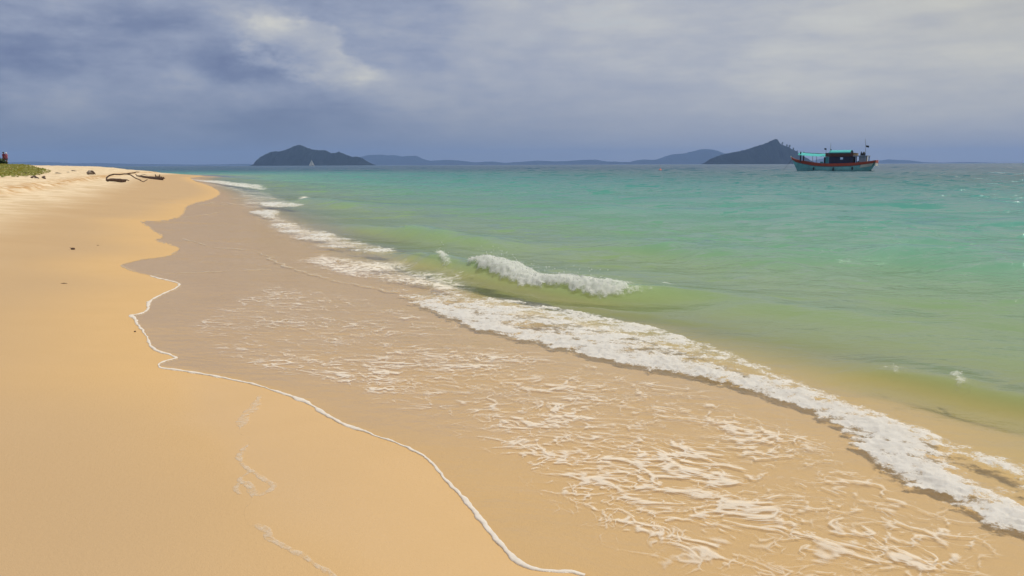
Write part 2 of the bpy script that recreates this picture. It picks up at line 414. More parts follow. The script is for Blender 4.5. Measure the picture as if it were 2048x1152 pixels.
def grid_mesh(name, X, Y, Z, keep_v, attrs, mat, keep_f=None):
    nr, na = X.shape
    idx = np.arange(nr * na).reshape(nr, na)
    q = np.stack([idx[:-1, :-1], idx[:-1, 1:], idx[1:, 1:], idx[1:, :-1]], -1).reshape(-1, 4)
    kv = keep_v.ravel()
    q = q[kv[q].any(1)] if keep_f is None else q[kv[q].all(1)]
    used = np.zeros(nr * na, bool); used[q.ravel()] = True
    remap = np.cumsum(used) - 1
    q = remap[q]; n = int(used.sum())
    me = bpy.data.meshes.new(name)
    me.vertices.add(n); me.loops.add(q.size); me.polygons.add(len(q))
    co = np.stack([X.ravel()[used], Y.ravel()[used], Z.ravel()[used]], -1).astype(np.float32)
    me.vertices.foreach_set('co', co.ravel())
    me.loops.foreach_set('vertex_index', q.ravel().astype(np.int32))
    me.polygons.foreach_set('loop_start', np.arange(0, q.size, 4, dtype=np.int32))
    me.polygons.foreach_set('use_smooth', np.ones(len(q), bool))
    for an, av in attrs.items():
        a = me.attributes.new(an, 'FLOAT', 'POINT'); a.data.foreach_set('value', av.ravel()[used].astype(np.float32))
    me.update(calc_edges=True); me.validate()
    me.materials.append(mat)
    o = bpy.data.objects.new(name, me); COL.objects.link(o); return o

# ------------------------------------------------------------------ materials: sand, water, foam
def material(name):
    m = bpy.data.materials.new(name); m.use_nodes = True; return m, NT(m.node_tree)

m_sand, n = material('sand')
P = n.pos(); wet = n.attr('wet'); gloss = n.attr('gloss'); dry = n.attr('dry')
big = n.noise(P, 0.55, 4); mid_ = n.noise(P, 3.0, 4); grain = n.noise(P, 240.0, 2); gr2 = n.noise(P, 60.0, 3)
c_damp = n.mix(big, (.468, .315, .168), (.528, .362, .196))
c_dry = n.mix(n.noise(P, 1.3, 5).ss(.3, .7), (.60, .455, .28), (.79, .64, .44))
c_wet = n.mix(mid_, (.58, .375, .165), (.63, .41, .19))
c = n.mix(dry, c_damp, c_dry); c = n.mix(wet, c, c_wet)
scarp = n.attr('scarp')
c = n.mix(scarp * n.noise(P, 1.6, 5).ss(.42, .58) * 0.85, c, (.47, .26, .10))
c = n.mix((grain - 0.5) * 0.22 + (gr2 - .5) * 0.16 + 0.16, c, n.mix(0.5, c, (.30, .19, .09)))
b = n.new('ShaderNodeBsdfPrincipled'); n.link(c, b.inputs['Base Color'])
n.put(b.inputs['Roughness'], 0.9 - gloss * 0.62)
n.put(b.inputs['Specular IOR Level'], gloss * 0.45 + 0.05)
hgt = gr2 * 0.4 + grain * 0.3 + n.noise(P, 9.0, 4) * (dry * 3.0 + 0.15) + n.noise(P, 28.0, 3) * dry * 1.2
n.link(n.bump(hgt, (1.0 - gloss * 0.85) * 0.55, 0.012), b.inputs['Normal'])
n.out(b.outputs[0])

def water_material(name, laced):
    m_sea, n = material(name)
    P = n.pos(); depth = n.attr('depth'); lace = n.attr('lace')
    t = depth / (depth + 1.0)
    body = n.ramp(t, [(0.0, (.42, .34, .15)), (0.16, (.39, .49, .24)), (0.30, (.36, .50, .25)), (0.42, (.20, .41, .255)), (0.55, (.10, .31, .24)), (0.68, (.05, .215, .20)), (0.78, (.026, .125, .14)), (0.88, (.010, .07, .125))])
    tint = n.ramp(t, [(0.0, (1, 1, 1)), (0.1, (.90, .97, .88)), (0.3, (.60, .92, .70)), (0.5, (.2, .7, .55)), (0.8, (.02, .35, .4))])
    opac = (1.0 - (depth * -1.5).exp()).clamp() * n.attr('deepfac')
    Pw = n.warp(n.mapv(P, (1, 1, .2)), 0.9, 0.8)
    far_ = n.attr('far')
    rip = n.noise(n.mapv(Pw, (1.0, 1.5, 1)), 5.0, 4, 0.55) * 0.35 + n.noise(n.mapv(Pw, (.9, 1.6, 1)), 1.1, 4, 0.55) * (far_ * 1.5 + 0.5) + n.noise(n.mapv(Pw, (.8, 1.5, 1), (5, 2, 0)), 0.22, 3, 0.5) * far_ * 4.5
    fine = n.noise(n.mapv(P, (1, 1.5, 1)), 22.0, 3, 0.6)
    nb_ = n.bump(rip + fine * n.attr('film') * 0.05, n.attr('bumpf'), 0.16)
    def tilt(scale, sc, off, amt, det=3):
        c_ = n.noise(n.mapv(Pw, sc, off), scale, det, .55, col=True)
        a_ = n.new('ShaderNodeVectorMath', operation='SUBTRACT'); n.link(c_, a_.inputs[0]); a_.inputs[1].default_value = (.5, .5, .5)
        b_ = n.new('ShaderNodeVectorMath', operation='MULTIPLY'); n.link(a_.outputs[0], b_.inputs[0]); b_.inputs[1].default_value = (1, 1, 0)
        d_ = n.new('ShaderNodeVectorMath', operation='SCALE'); n.link(b_.outputs[0], d_.inputs[0]); n.put(d_.inputs['Scale'], amt); return d_.outputs[0]
    offs = n.attr('offs')
    acc = nb_
    for sc_, ani, of_, am in ((1.5, (.8, 1.3, 1), (0, 3, 0), offs * 0.32), (0.42, (.7, 1.3, 1), (7, 1, 0), offs * 0.27), (0.10, (.7, 1.4, 1), (2, 9, 0), far_ * 0.5), (0.022, (.6, 1.5, 1), (4, 4, 0), far_ * 0.45)):
        ad = n.new('ShaderNodeVectorMath', operation='ADD'); n.link(acc, ad.inputs[0]); n.link(tilt(sc_, ani, of_, am), ad.inputs[1]); acc = ad.outputs[0]
    for sc_, ani, of_, lo_, hi_, am in ((1.15, (.75, 1.25, 1), (3, 8, 0), .585, .635, offs * 0.60), (0.36, (.7, 1.3, 1), (6, 2, 0), .575, .635, offs * 0.56), (0.11, (.6, 1.3, 1), (1, 6, 0), .57, .64, far_ * 0.5)):
        fm = n.noise(n.warp(n.mapv(P, (ani[0], ani[1], .2), of_), sc_ * 1.5, .35 / sc_, 2), sc_, 4, .6).ss(lo_, hi_) * am
        sv = n.new('ShaderNodeVectorMath', operation='SCALE'); sv.inputs[0].default_value = (-.45, -.89, 0); n.put(sv.inputs['Scale'], fm)
        ad = n.new('ShaderNodeVectorMath', operation='ADD'); n.link(acc, ad.inputs[0]); n.link(sv.outputs[0], ad.inputs[1]); acc = ad.outputs[0]
    nrm = n.new('ShaderNodeVectorMath', operation='NORMALIZE'); n.link(acc, nrm.inputs[0]); nb_ = nrm.outputs[0]
    dif = n.new('ShaderNodeBsdfDiffuse'); n.link(body, dif.inputs[0]); upn = n.new('ShaderNodeCombineXYZ'); upn.inputs[2].default_value = 1.0; n.link(upn.outputs[0], dif.inputs['Normal'])
    tr = n.new('ShaderNodeBsdfTransparent'); n.link(tint, tr.inputs[0])
    bodys = n.mixs(opac, tr.outputs[0], dif.outputs[0])
    gl = n.new('ShaderNodeBsdfGlossy'); n.put(gl.inputs['Roughness'], 0.05 + far_ * 0.13); n.link(nb_, gl.inputs['Normal'])
    fr = n.new('ShaderNodeFresnel'); fr.inputs[0].default_value = 1.333; n.link(nb_, fr.inputs['Normal'])
    fres = n.e(fr.outputs[0]).mn(0.60 - n.attr('film') * 0.20)
    surf = n.mixs(fres, bodys, gl.outputs[0])
    if laced:
        # foam lace: ridged threads and blotches lying on the film
        PL = n.warp(n.warp(n.mapv(P, (0.8, 1.15, 0.0)), 1.6, 0.5, 2), 7.0, 0.06, 3)
        r1_ = 1.0 - (n.noise(PL, 4.4, 2, 0.5) * 2.0 - 1.0).abs() * 2.2
        r2_ = 1.0 - (n.noise(n.mapv(PL, (1, 1, 1), (4, 9, 0)), 10.5, 2, 0.5) * 2.0 - 1.0).abs() * 2.2
        gate = n.noise(n.mapv(PL, (1, 1, 1), (1, 3, 0)), 1.7, 3, 0.6)
        gate2 = n.noise(n.mapv(PL, (1, 1, 1), (8, 3, 0)), 5.0, 3, 0.6)
        fv = (r1_ * 0.66 + r2_ * 0.34).mx(r2_ * 0.95 - 0.02) + (gate - 0.5) * 0.34 + (gate2 - .5) * 0.5
        thr = 1.165 - lace * 0.60
        cell = n.vor(n.warp(PL, 3.2, 0.17, 3), 6.0, 'DISTANCE_TO_EDGE'); cell2 = n.vor(n.warp(PL, 6.5, 0.08, 3), 13.0, 'DISTANCE_TO_EDGE')
        gate3 = n.noise(n.mapv(PL, (1, 1, 1), (3, 7, 0)), 2.6, 3, 0.6)
        brk = n.noise(PL, 9.0, 3, 0.6).ss(.40, .54)
        w1 = ((gate3 - 0.34) * 0.55).mx(0.0) * lace * brk; w2 = ((gate2 - 0.38) * 0.38).mx(0.0) * lace * brk
        net = ((w1 - cell) * 14.0).clamp().mx(((w2 - cell2) * 16.0).clamp())
        fmask = fv.ss(thr, thr + 0.20).mx(net) * (lace * 8.0).clamp()
        fo = n.new('ShaderNodeBsdfDiffuse'); fo.inputs[0].default_value = (.86, .80, .69, 1)
        n.link(n.bump(fmask + fine * 0.3, 0.2, 0.004), fo.inputs['Normal'])
        surf = n.mixs(fmask * (0.30 + (lace - 0.2).clamp() * 0.50), surf, fo.outputs[0])
    n.out(surf)
    return m_sea
m_sea = water_material('sea_water', False); m_wash = water_material('wash_water', True)

def foam_material(name, base, lo, hi, scale, amax=0.96, bump=0.35, trans=0.42):
    m, n = material(name)
    P = n.pos(); dens = n.attr('thickness')
    f1 = n.noise(P, scale, 5, 0.65); f2 = n.noise(P, scale * 4.5, 3, 0.6); v = n.vor(n.warp(P, scale * 2, .02), scale * 5.5)
    a = (dens + (f1 - 0.5) * 1.5 + (f2 - 0.5) * 0.7).ss(lo, hi)
    d1 = n.new('ShaderNodeBsdfDiffuse'); n.put(d1.inputs[0], n.mix(f1.ss(.3, .7), tuple(c * .86 for c in base), base))
    bmp = n.bump(f2 * 0.5 + v * 0.5 + f1, bump, 0.006); n.link(bmp, d1.inputs['Normal'])
    d2 = n.new('ShaderNodeBsdfTranslucent'); d2.inputs[0].default_value = (*base, 1)
    g = n.new('ShaderNodeBsdfGlossy'); g.inputs['Roughness'].default_value = 0.22; n.link(n.bump(f2 + v, 1.0, 0.03), g.inputs['Normal'])
    s1 = n.mixs(trans, d1.outputs[0], d2.outputs[0]); s1 = n.mixs(0.04, s1, g.outputs[0])
    tr = n.new('ShaderNodeBsdfTransparent')
    n.out(n.mixs(a * amax, tr.outputs[0], s1)); return m
m_foam = foam_material('sea_foam', (.92, .92, .89), 0.36, 0.74, 12.0)
m_spray = foam_material('spray_foam', (.96, .96, .94), 0.22, 0.98, 11.0, .97, .22, .5)
m_thin = foam_material('thin_foam', (.74, .68, .57), 0.40, 0.70, 14.0, .6)
m_res = foam_material('dried_foam', (.88, .82, .70), 0.30, 0.95, 26.0, .6)

# ------------------------------------------------------------------ sand sheet
sub = (slice(None, None, 2), slice(None, None, 2))
aa = np.arange(0, NA, 2)
# carry the sheet right round behind the camera with a coarse fan
angS = np.concatenate([ang[aa], [ang[-1]]]) if aa[-1] != NA - 1 else ang[aa]
angS = np.concatenate([angS, np.linspace(ang[-1], 2 * np.pi + ang[0], 40)[1:]])
radS = np.concatenate([[0.0], rad[rad < 6.0][::3], np.exp(np.arange(math.log(6.05), math.log(75), .0062)), np.exp(np.arange(math.log(75.5), math.log(330), .02))])
SX = radS[:, None] * np.sin(angS); SY = radS[:, None] * np.cos(angS)
SS = shore_s(SX, SY)
SZ = zsand(SX, SY, SS)
# same height as the water mesh assumes near the film: no dry roughness there by construction
e_ = np.minimum(polydist(SX, SY, EDGE, limit=8.0)[0], 50.0); eIn = np.where(inside(SX, SY, LAND), -e_, e_)
wetn = np.clip(sst(eIn, -1.5, 0.1) + 0, 0, 1)
old = hits([(330, 745), (322, 790), (345, 850), (400, 900), (440, 960), (470, 1010), (560, 1085), (660, 1152), (820, 1260)])
oldP = np.vstack([old, [(0.6, 1.0), (2.2, 1.0), (2.5, 6)]])
od = polydist(SX, SY, np.vstack([oldP, oldP[:1]]), limit=2.0)[0]; oin = np.where(inside(SX, SY, oldP), od, -od)
wig = 0.10 * fbm(SX / .6, SY / .6, 3, 71)
glossn = np.clip(np.maximum(0 * eIn, 0.62 * sst(oin + wig, -0.10, 0.28)), 0, 1) * (SS < 8)
glossn = np.maximum(glossn, 0.15 * sst(6.5 - SS + wig * 6, 0, 3)) * (1 - sst(eIn, -0.04, 0.02))
dryn = sst(SS + 0.9 * fbm(SX / 2.2, SY / 2.2, 4, 72), 4.0, 6.8)
scn = np.exp(-((SS - 7.75 + 0.6 * fbm(SX / 3.1, SY / 3.1, 3, 2)) / 0.55) ** 2)
beach = grid_mesh('beach', SX, SY, SZ, np.ones(SX.shape, bool), {'wet': wetn, 'gloss': glossn, 'dry': dryn, 'scarp': scn}, m_sand)
beach['kind'] = 'structure'; beach['label'] = 'pale golden sand beach, smooth and damp towards the water'

# ------------------------------------------------------------------ lace and thick foam densities
def poly_density(P, feather_in, x, y, limit=6.0):
    d = polydist(x, y, np.vstack([P, P[:1]]), limit=limit)[0]
    return np.where(inside(x, y, P), np.clip(d / feather_in, 0, 1), 0)
nn = rad < 130
X1, Y1 = GX[nn], GY[nn]
LACE = np.zeros(GX.shape)
l1 = np.zeros(X1.shape)
d1 = dE[nn]; b1 = bsg[nn]
swash = sst(d1, 0.0, 0.5) * (1 - sst(-S[nn], -0.2, 0.6))
zone = np.zeros(X1.shape)
for pts, val, fe in (
    ([(330, 735), (500, 700), (1000, 680), (1420, 770), (1720, 880), (2100, 1100), (2100, 1400), (1085, 1200), (1100, 1120), (930, 960), (800, 870), (640, 790)], .92, .35),
    ([(640, 760), (1040, 700), (1420, 800), (1720, 900), (2100, 1130), (2100, 1400), (1100, 1250), (1130, 1120), (960, 960), (800, 860)], .97, 0.9),
    ([(300, 650), (500, 560), (800, 600), (1050, 690), (700, 800), (450, 745), (340, 720)], 0.8, 0.4),
    ([(330, 470), (460, 400), (560, 430), (560, 500), (700, 520), (800, 590), (560, 560), (380, 545), (300, 525)], 0.5, .8)):
    zone = np.maximum(zone, val * poly_density(hits(pts), fe, X1, Y1))
l1 = swash * zone * (0.62 + 0.25 * fbm(X1 / 1.1, Y1 / 1.1, 2, 100))
# lace between the breaker and the bore
for pts, val, fe in (
    ([(545, 520), (640, 505), (760, 520), (830, 528), (960, 556), (1000, 600), (1100, 612), (1260, 640), (1420, 700), (1300, 735), (1100, 690), (960, 650), (800, 580), (650, 555)], 1.05, 0.5),
    ([(480, 425), (530, 412), (640, 450), (760, 482), (820, 500), (815, 520), (700, 508), (600, 492), (520, 465)], 1.15, 0.8),
    ([(495, 403), (600, 407), (640, 410), (560, 418), (505, 414)], 1.2, 0.6),
    ([(360, 357), (450, 362), (545, 371), (552, 382), (500, 381), (440, 372)], 1.2, 1.5),
    ([(380, 362), (450, 368), (560, 384), (640, 408), (700, 440), (640, 452), (560, 418), (480, 425), (430, 410), (440, 385)], 0.85, 1.2),
    ([(585, 392), (630, 391), (632, 400), (588, 401)], 1.3, 0.5)):
    l1 = np.maximum(l1, val * poly_density(hits(pts), fe, X1, Y1) * (0.75 + 0.35 * fbm(X1 / 1.3, Y1 / 1.3, 2, 101)))
LACE[nn] = l1
FAR = sst(rad, 18, 160)[:, None] + 0 * GX
BUMPF = (0.16 + 0.75 * sst(-S, 0.5, 10)) * (1 - 0.25 * FAR)
FILMF = 1 - sst(-S, -0.3, 2.0)
DEEPF = sst(DEPTH, 0.03, 0.3)
sea = grid_mesh('sea', GX, GY, WZ, WZ > ZS - 0.004, {'depth': DEPTH, 'lace': LACE, 'far': FAR, 'bumpf': BUMPF, 'film': FILMF, 'deepfac': DEEPF, 'offs': sst(-S, 0.3, 7) * (0.35 + .65 * sst(rad, 5, 25)[:, None])}, m_sea)
sea.data.materials.append(m_wash)
_lv = np.zeros(len(sea.data.vertices), np.float32); sea.data.attributes['lace'].data.foreach_get('value', _lv)
_li = np.zeros(len(sea.data.loops), np.int32); sea.data.loops.foreach_get('vertex_index', _li)
sea.data.polygons.foreach_set('material_index', (_lv[_li].reshape(-1, 4).max(1) > 0.001).astype(np.int32))
sea['kind'] = 'structure'; sea['label'] = 'clear sea shading from pale green shallows to dark blue at the horizon'

# thick foam: bore, breaker, far wash
def billow(x, y, f, seed):
    return (1 - np.abs(perlin(x * f, y * f, seed))) * .55 + (1 - np.abs(perlin(x * f * 2.3, y * f * 2.3, seed + 1))) * .3 + (1 - np.abs(perlin(x * f * 5, y * f * 5, seed + 2))) * .15
def foam_patch(name, g, dens, lift, mat, fscale, seed, label, uv=None):
    n_ = dens.shape[0]; x, y, wz, dr = g.X[:n_], g.Y[:n_], g.WZ[:n_], g.DR[:n_]
    bl = billow(x, y, fscale, seed) if uv is None else billow(uv[0], uv[1] + 2.2 * wz, fscale, seed)
    fl = (1 - sst(dr, .02, .15) * .6) * np.clip(dens, 0, 1) ** 0.7 * lift * (bl * 1.5 - 0.45)
    ax, bx_ = np.gradient(x); ay, by_ = np.gradient(y); az_, bz_ = np.gradient(wz)
    nx, ny, nz = by_ * az_ * -1 + ay * bz_, bx_ * az_ - ax * bz_, bx_ * ay - ax * by_   # normal = b x a
    nx, ny = -(ay * bz_ - az_ * by_), -(az_ * bx_ - ax * bz_)
    L = np.sqrt(nx * nx + ny * ny + nz * nz) + 1e-12
    X, Y, Z = x + fl * nx / L * .8, y + fl * ny / L * .8, wz + 0.004 + fl * np.maximum(nz / L, .4)
    o = grid_mesh(name, X, Y, Z, dens > 0.03, {'thickness': dens}, mat)
    o['kind'] = 'stuff'; o['label'] = label
    return o, Z
g = FINE; nr_ = len(g.rad)
xx, yy, bs, ba, bdd, wzz = g.X, g.Y, g.bs, g.ba, g.bd, g.WZ
amax = BORE_LEN
P1 = hits([(2400, 1290), (2200, 1165), (2048, 1078), (1930, 1033), (1850, 988), (1790, 958), (1745, 915), (1720, 873), (1640, 836), (1540, 797), (1420, 767), (1310, 746), (1200, 724), (1110, 702), (1040, 684), (965, 668), (930, 652), (880, 632), (830, 610), (785, 585),
           (900, 592), (1000, 605), (1120, 620), (1250, 645), (1330, 665), (1420, 700), (1500, 735), (1600, 782), (1700, 822), (1800, 858), (1900, 898), (2048, 955), (2300, 1060)])
i1 = inside(xx, yy, P1)
frontw = 0.15 + 0.16 * fbm(ba / 0.8, ba * 0, 3, 111)
patch = 0.86 + 0.85 * fbm(xx / .30, yy / .22, 4, 114) + 0.25 * fbm(xx / .07, yy / .07, 2, 115)
front = np.where(bdd < 3, np.where(bs < frontw, 1.0, np.exp(-np.clip((bs - frontw) / 0.20, 0, 9) ** 2)), 0) * sst(bs + 0.13 * fbm(xx / .13, yy / .13, 3, 116), -0.13, 0.02)
BACK = hits([(1400, 693), (1500, 735), (1600, 780), (1700, 820), (1800, 856), (1900, 896), (2048, 953), (2300, 1060)])
bk = np.exp(-((polydist(xx, yy, BACK, limit=1.5)[0]) / 0.11) ** 2) * (0.8 + .5 * fbm(xx / .3, yy / .3, 3, 117))
inn = np.where(i1, 0.60 + 0.75 * fbm(xx / 0.5, yy / 0.28, 3, 112), 0) * sst(ba, 2.2, 4.2)
inn2 = np.where(i1, 0.30 + 0.6 * fbm(xx / 0.3, yy / 0.22, 3, 113), 0)
BD = np.clip(np.maximum.reduce([front * patch, inn, inn2, bk * 0.75]), 0, 1.15) * (np.where(i1 | (bdd < .35), 1.0, 0) + 0.9 * (1 - i1) * (bk > .3) * (bdd >= .35))
BD = BD * (bs > -0.22) * (0.35 + .65 * (1 - sst(ba, amax - 1.5, amax)))
bore_o, bzz = foam_patch('bore_foam', g, BD, 0.026, m_foam, 10.0, 120, 'white bubbling foam of the spent wave rolling up the sand', uv=(ba, bs))
FOOT = catmull(hits([(925, 548), (950, 559), (1000, 573), (1050, 583), (1120, 594), (1200, 604), (1285, 603), (1330, 602)], 0.0), 6)
fd, fs, _, fa = polydist(xx, yy, FOOT, limit=1.6)
fq = np.where(fd < 2, fs, -9)          # seaward positive (left of left-to-right travel)
fl_tot = fa[fd < 2].max()
taper = sst(fa, 0.0, .45) * (1 - sst(fa, fl_tot - .75, fl_tot - .1))
topw = (0.36 + 0.20 * fbm(fa / .35, fa * 0 + 3, 3, 133)) * (0.35 + .65 * taper)
BR = np.where(fd < 2, sst(fq + 0.11 * fbm(xx / .22, yy / .22, 3, 134), -0.05, 0.06) * (1 - sst(fq, topw, topw + .14)), 0) * (1.05 + .35 * fbm(fa / .12, (fq + 2.2 * wzz) / .12, 3, 137)) * (0.25 + .75 * taper) * (taper > 0)
for pts, v in (([(862, 528), (885, 522), (905, 535), (912, 543), (880, 541)], .75), ([(940, 518), (962, 514), (972, 522), (960, 532)], .5), ([(1745, 738), (1790, 734), (1830, 748), (1790, 756)], .55), ([(1880, 752), (1925, 752), (1950, 770), (1935, 790), (1900, 778)], .7),
               ([(870, 472), (905, 472), (905, 479), (872, 478)], .5), ([(590, 393), (628, 392), (628, 401), (590, 401)], .9), ([(560, 445), (640, 458), (640, 470), (560, 462)], .3),
               ([(1300, 576), (1340, 574), (1362, 578), (1330, 590)], .4)):
    BR = np.maximum(BR, (v + .35 * fbm(xx / .12, yy / .12, 2, 139)) * poly_density(hits(pts, 0.06), 0.10, xx, yy, 4.0))
brk_o, kz_ = foam_patch('breaker_foam', g, BR, 0.055, m_spray, 7.0, 130, 'white churning foam of the small wave breaking offshore', uv=(np.where(fd < 1.5, fa, xx), np.where(fd < 1.5, fq, yy)))
gw = M; nw = np.nonzero(rad < 130)[0][-1] + 1; xx, yy = M.X[:nw], M.Y[:nw]
WS = np.zeros(xx.shape)
for pts, v, fe in (([(486, 426), (530, 413), (565, 420), (580, 440), (650, 452), (720, 472), (815, 497), (818, 515), (760, 516), (700, 507), (620, 494), (560, 476), (522, 464), (520, 440)], .62, .35),
               ([(360, 356), (450, 361), (540, 370), (550, 382), (500, 379), (440, 370)], .85, .8), ([(498, 403), (560, 404), (632, 409), (560, 416), (510, 413)], .8, .4), ([(485, 424), (530, 416), (575, 424), (560, 436), (515, 436)], .9, .3)):
    WS = np.maximum(WS, (v - .22 + 1.0 * fbm(xx / .9, yy / .6, 4, 141) + .3 * fbm(xx / .2, yy / .2, 2, 142)) * poly_density(hits(pts, 0.02), fe, xx, yy))
wash_o, *_ = foam_patch('wash_foam', M, np.clip(WS, 0, 1.2), 0.05, m_foam, 5.0, 140, 'patchy white foam of the wash running along the far shore')

# bubbles and flying drops on the thick foam
ico_v, ico_f = None, None
_b = bmesh.new(); bmesh.ops.create_icosphere(_b, subdivisions=1, radius=1.0)
ico_v = np.array([v.co for v in _b.verts]); ico_f = np.array([[v.index for v in f.verts] for f in _b.faces]); _b.free()
def blobs(name, C, R_, mat, label, flat=1.0):
    n_ = len(C); v = ico_v[None] * R_[:, None, None] * np.array([1, 1, flat]) * RNG.uniform(.75, 1.25, (n_, 1, 3)) + C[:, None]
    f = ico_f[None] + (np.arange(n_) * len(ico_v))[:, None, None]
    me = bpy.data.meshes.new(name); v = v.reshape(-1, 3); f = f.reshape(-1, 3)
    me.vertices.add(len(v)); me.loops.add(f.size); me.polygons.add(len(f))
    me.vertices.foreach_set('co', v.astype(np.float32).ravel()); me.loops.foreach_set('vertex_index', f.astype(np.int32).ravel())
    me.polygons.foreach_set('loop_start', np.arange(0, f.size, 3, dtype=np.int32)); me.polygons.foreach_set('use_smooth', np.ones(len(f), bool))
    me.update(calc_edges=True); me.materials.append(mat)
    o = bpy.data.objects.new(name, me); COL.objects.link(o); o['kind'] = 'stuff'; o['label'] = label; return o
m_bub, n = material('foam_bubble')
b = n.new('ShaderNodeBsdfPrincipled'); b.inputs['Base Color'].default_value = (.84, .84, .81, 1); b.inputs['Roughness'].default_value = 0.55
b.inputs['Subsurface Weight'].default_value = 0.0
tl = n.new('ShaderNodeBsdfTranslucent'); tl.inputs[0].default_value = (.85, .86, .84, 1)
n.out(n.mixs(0.45, b.outputs[0], tl.outputs[0]))
def scatter(D, Z, count, rlo, rhi, up_, thr=.45, pw=2.2):
    DR, xx, yy = g.DR, g.X, g.Y; area = np.clip(D - thr, 0, 1) * g.rad[:, None] ** 2
    p = area.ravel() / area.sum(); I = RNG.choice(p.size, count, p=p)
    jx = DR.ravel()[I] * RNG.uniform(-.5, .5, count); jy = DR.ravel()[I] * RNG.uniform(-.5, .5, count)
    R_ = rlo + (rhi - rlo) * RNG.random(count) ** pw
    C = np.stack([xx.ravel()[I] + jx, yy.ravel()[I] + jy, Z.ravel()[I] + R_ * .2 + up_ * RNG.random(count) ** 3], -1)
    return C, R_
C2, R2_ = scatter(BR, kz_, 1500, .002, .008, 0.03, .4, 3.0)
C3, R3_ = scatter(BR, kz_, 420, .002, .007, 0.14, .5)
blobs('breaker_spray', np.vstack([C2, C3]), np.concatenate([R2_, R3_]), m_bub, 'white spray and bubbles thrown up along the breaking wave')

# foam lip along the water's edge, and thinner lines further in
def zwater_at(x, y):
    s = shore_s(x, y); d = np.minimum(polydist(x, y, EDGE)[0], 9.0); d = np.where(inside(x, y, LAND), 0.0, d)
    return np.maximum(zsand(x, y, s, fine=False), 0.0) + np.where(d > 0, 0.006 * (1 - np.exp(-d / 0.03)) + 0.0055 * np.minimum(d, 3.0) * sst(d, 0, 1.0), 0)
def rope(name, P, width, height, mat, label, seed, dens=1.0, gaps=0.0, parts=5):
    """a low rounded bead of foam following P, with uneven width"""
    P = np.array(P); L = np.concatenate([[0], np.cumsum(np.hypot(*np.diff(P, axis=0).T))])
    dist = np.hypot(*P.T)
    # step grows with distance from the viewer's end of the beach
    ls = [0.0]
    while ls[-1] < L[-1]:
        d = np.interp(ls[-1], L, dist); ls.append(ls[-1] + max(0.008, d * 0.0022))
    ls = np.array(ls[:-1]); X = np.interp(ls, L, P[:, 0]); Y = np.interp(ls, L, P[:, 1])
    wob = 0.012 * fbm(ls / 0.09, ls * 0, 3, seed)
    tx, ty = np.gradient(X), np.gradient(Y); tl_ = np.hypot(tx, ty) + 1e-9; nx, ny = -ty / tl_, tx / tl_
    X = X + nx * wob; Y = Y + ny * wob
    dd = np.hypot(X, Y)
    wd = width * (0.35 + 1.25 * np.clip(fbm(ls / 0.16, ls * 0 + 5, 4, seed + 3) + .40, 0.05, 1.3)) * (1 + dd * 0.06)
    wd = wd * (0.45 + 1.05 * np.clip(fbm(ls / 0.9, ls * 0 + 11, 2, seed + 13) + .5, 0, 1))
    if gaps: wd = wd * np.clip((fbm(ls / 0.5, ls * 0 + 9, 2, seed + 7) + .35 - gaps) * 5, 0.0, 1)
    ht = height * (0.6 + .8 * np.clip(fbm(ls / 0.15, ls * 0 + 2, 2, seed + 5) + .4, 0, 1)) * np.clip(wd / width, 0, 1.3)
    K = 7; a = np.linspace(0, math.pi, K)
    vx = X[:, None] + nx[:, None] * wd[:, None] * np.cos(a)[None] * .5; vy = Y[:, None] + ny[:, None] * wd[:, None] * np.cos(a)[None] * .5
    zb = zwater_at(X, Y)
    vz = (zb + 0.002)[:, None] + ht[:, None] * np.sin(a)[None] ** .8 - 0.004 * (np.abs(np.cos(a)) > .99)[None] + 0.15 * ht[:, None] * fbm(vx / .02, vy / .02, 2, seed + 9)
    den = (dens * np.sin(a) ** .5)[None] * np.ones(len(X))[:, None]
    o = grid_mesh(name, vx, vy, vz, np.ones(vx.shape, bool), {'thickness': den + .25}, mat)
    o['kind'] = 'stuff'; o['label'] = label; return o
ei = EDGE_NEAR
def wavy(P, wd):
    P = np.array(P); t = np.gradient(P, axis=0); t /= np.hypot(*t.T)[:, None] + 1e-9; a = np.concatenate([[0], np.cumsum(np.hypot(*np.diff(P, axis=0).T))])
    return P + np.stack([-t[:, 1], t[:, 0]], -1) * (fbm(a / (wd * 7), a * 0 + wd * 99, 3, 188) * wd * 3.5)[:, None]
m_lip = foam_material('lip_foam', (.95, .90, .81), 0.20, 0.75, 30.0, .92, .08, .3)
near_end = int(np.argmin(np.hypot(*(ei - hit(300, 552)).T)))
start = int(np.argmin(np.hypot(*(ei - hit(1170, 1152)).T)))
rope('foam_lip', ei[start:near_end + 1], 0.020, 0.0045, m_lip, 'thin white foam lip edging the nearest sheet of water on the sand', 150)
rope('foam_line', ei[near_end:], 0.022, 0.003, m_thin, 'faint foam line edging the grey film of water further up the beach', 160, .45, 0.25)
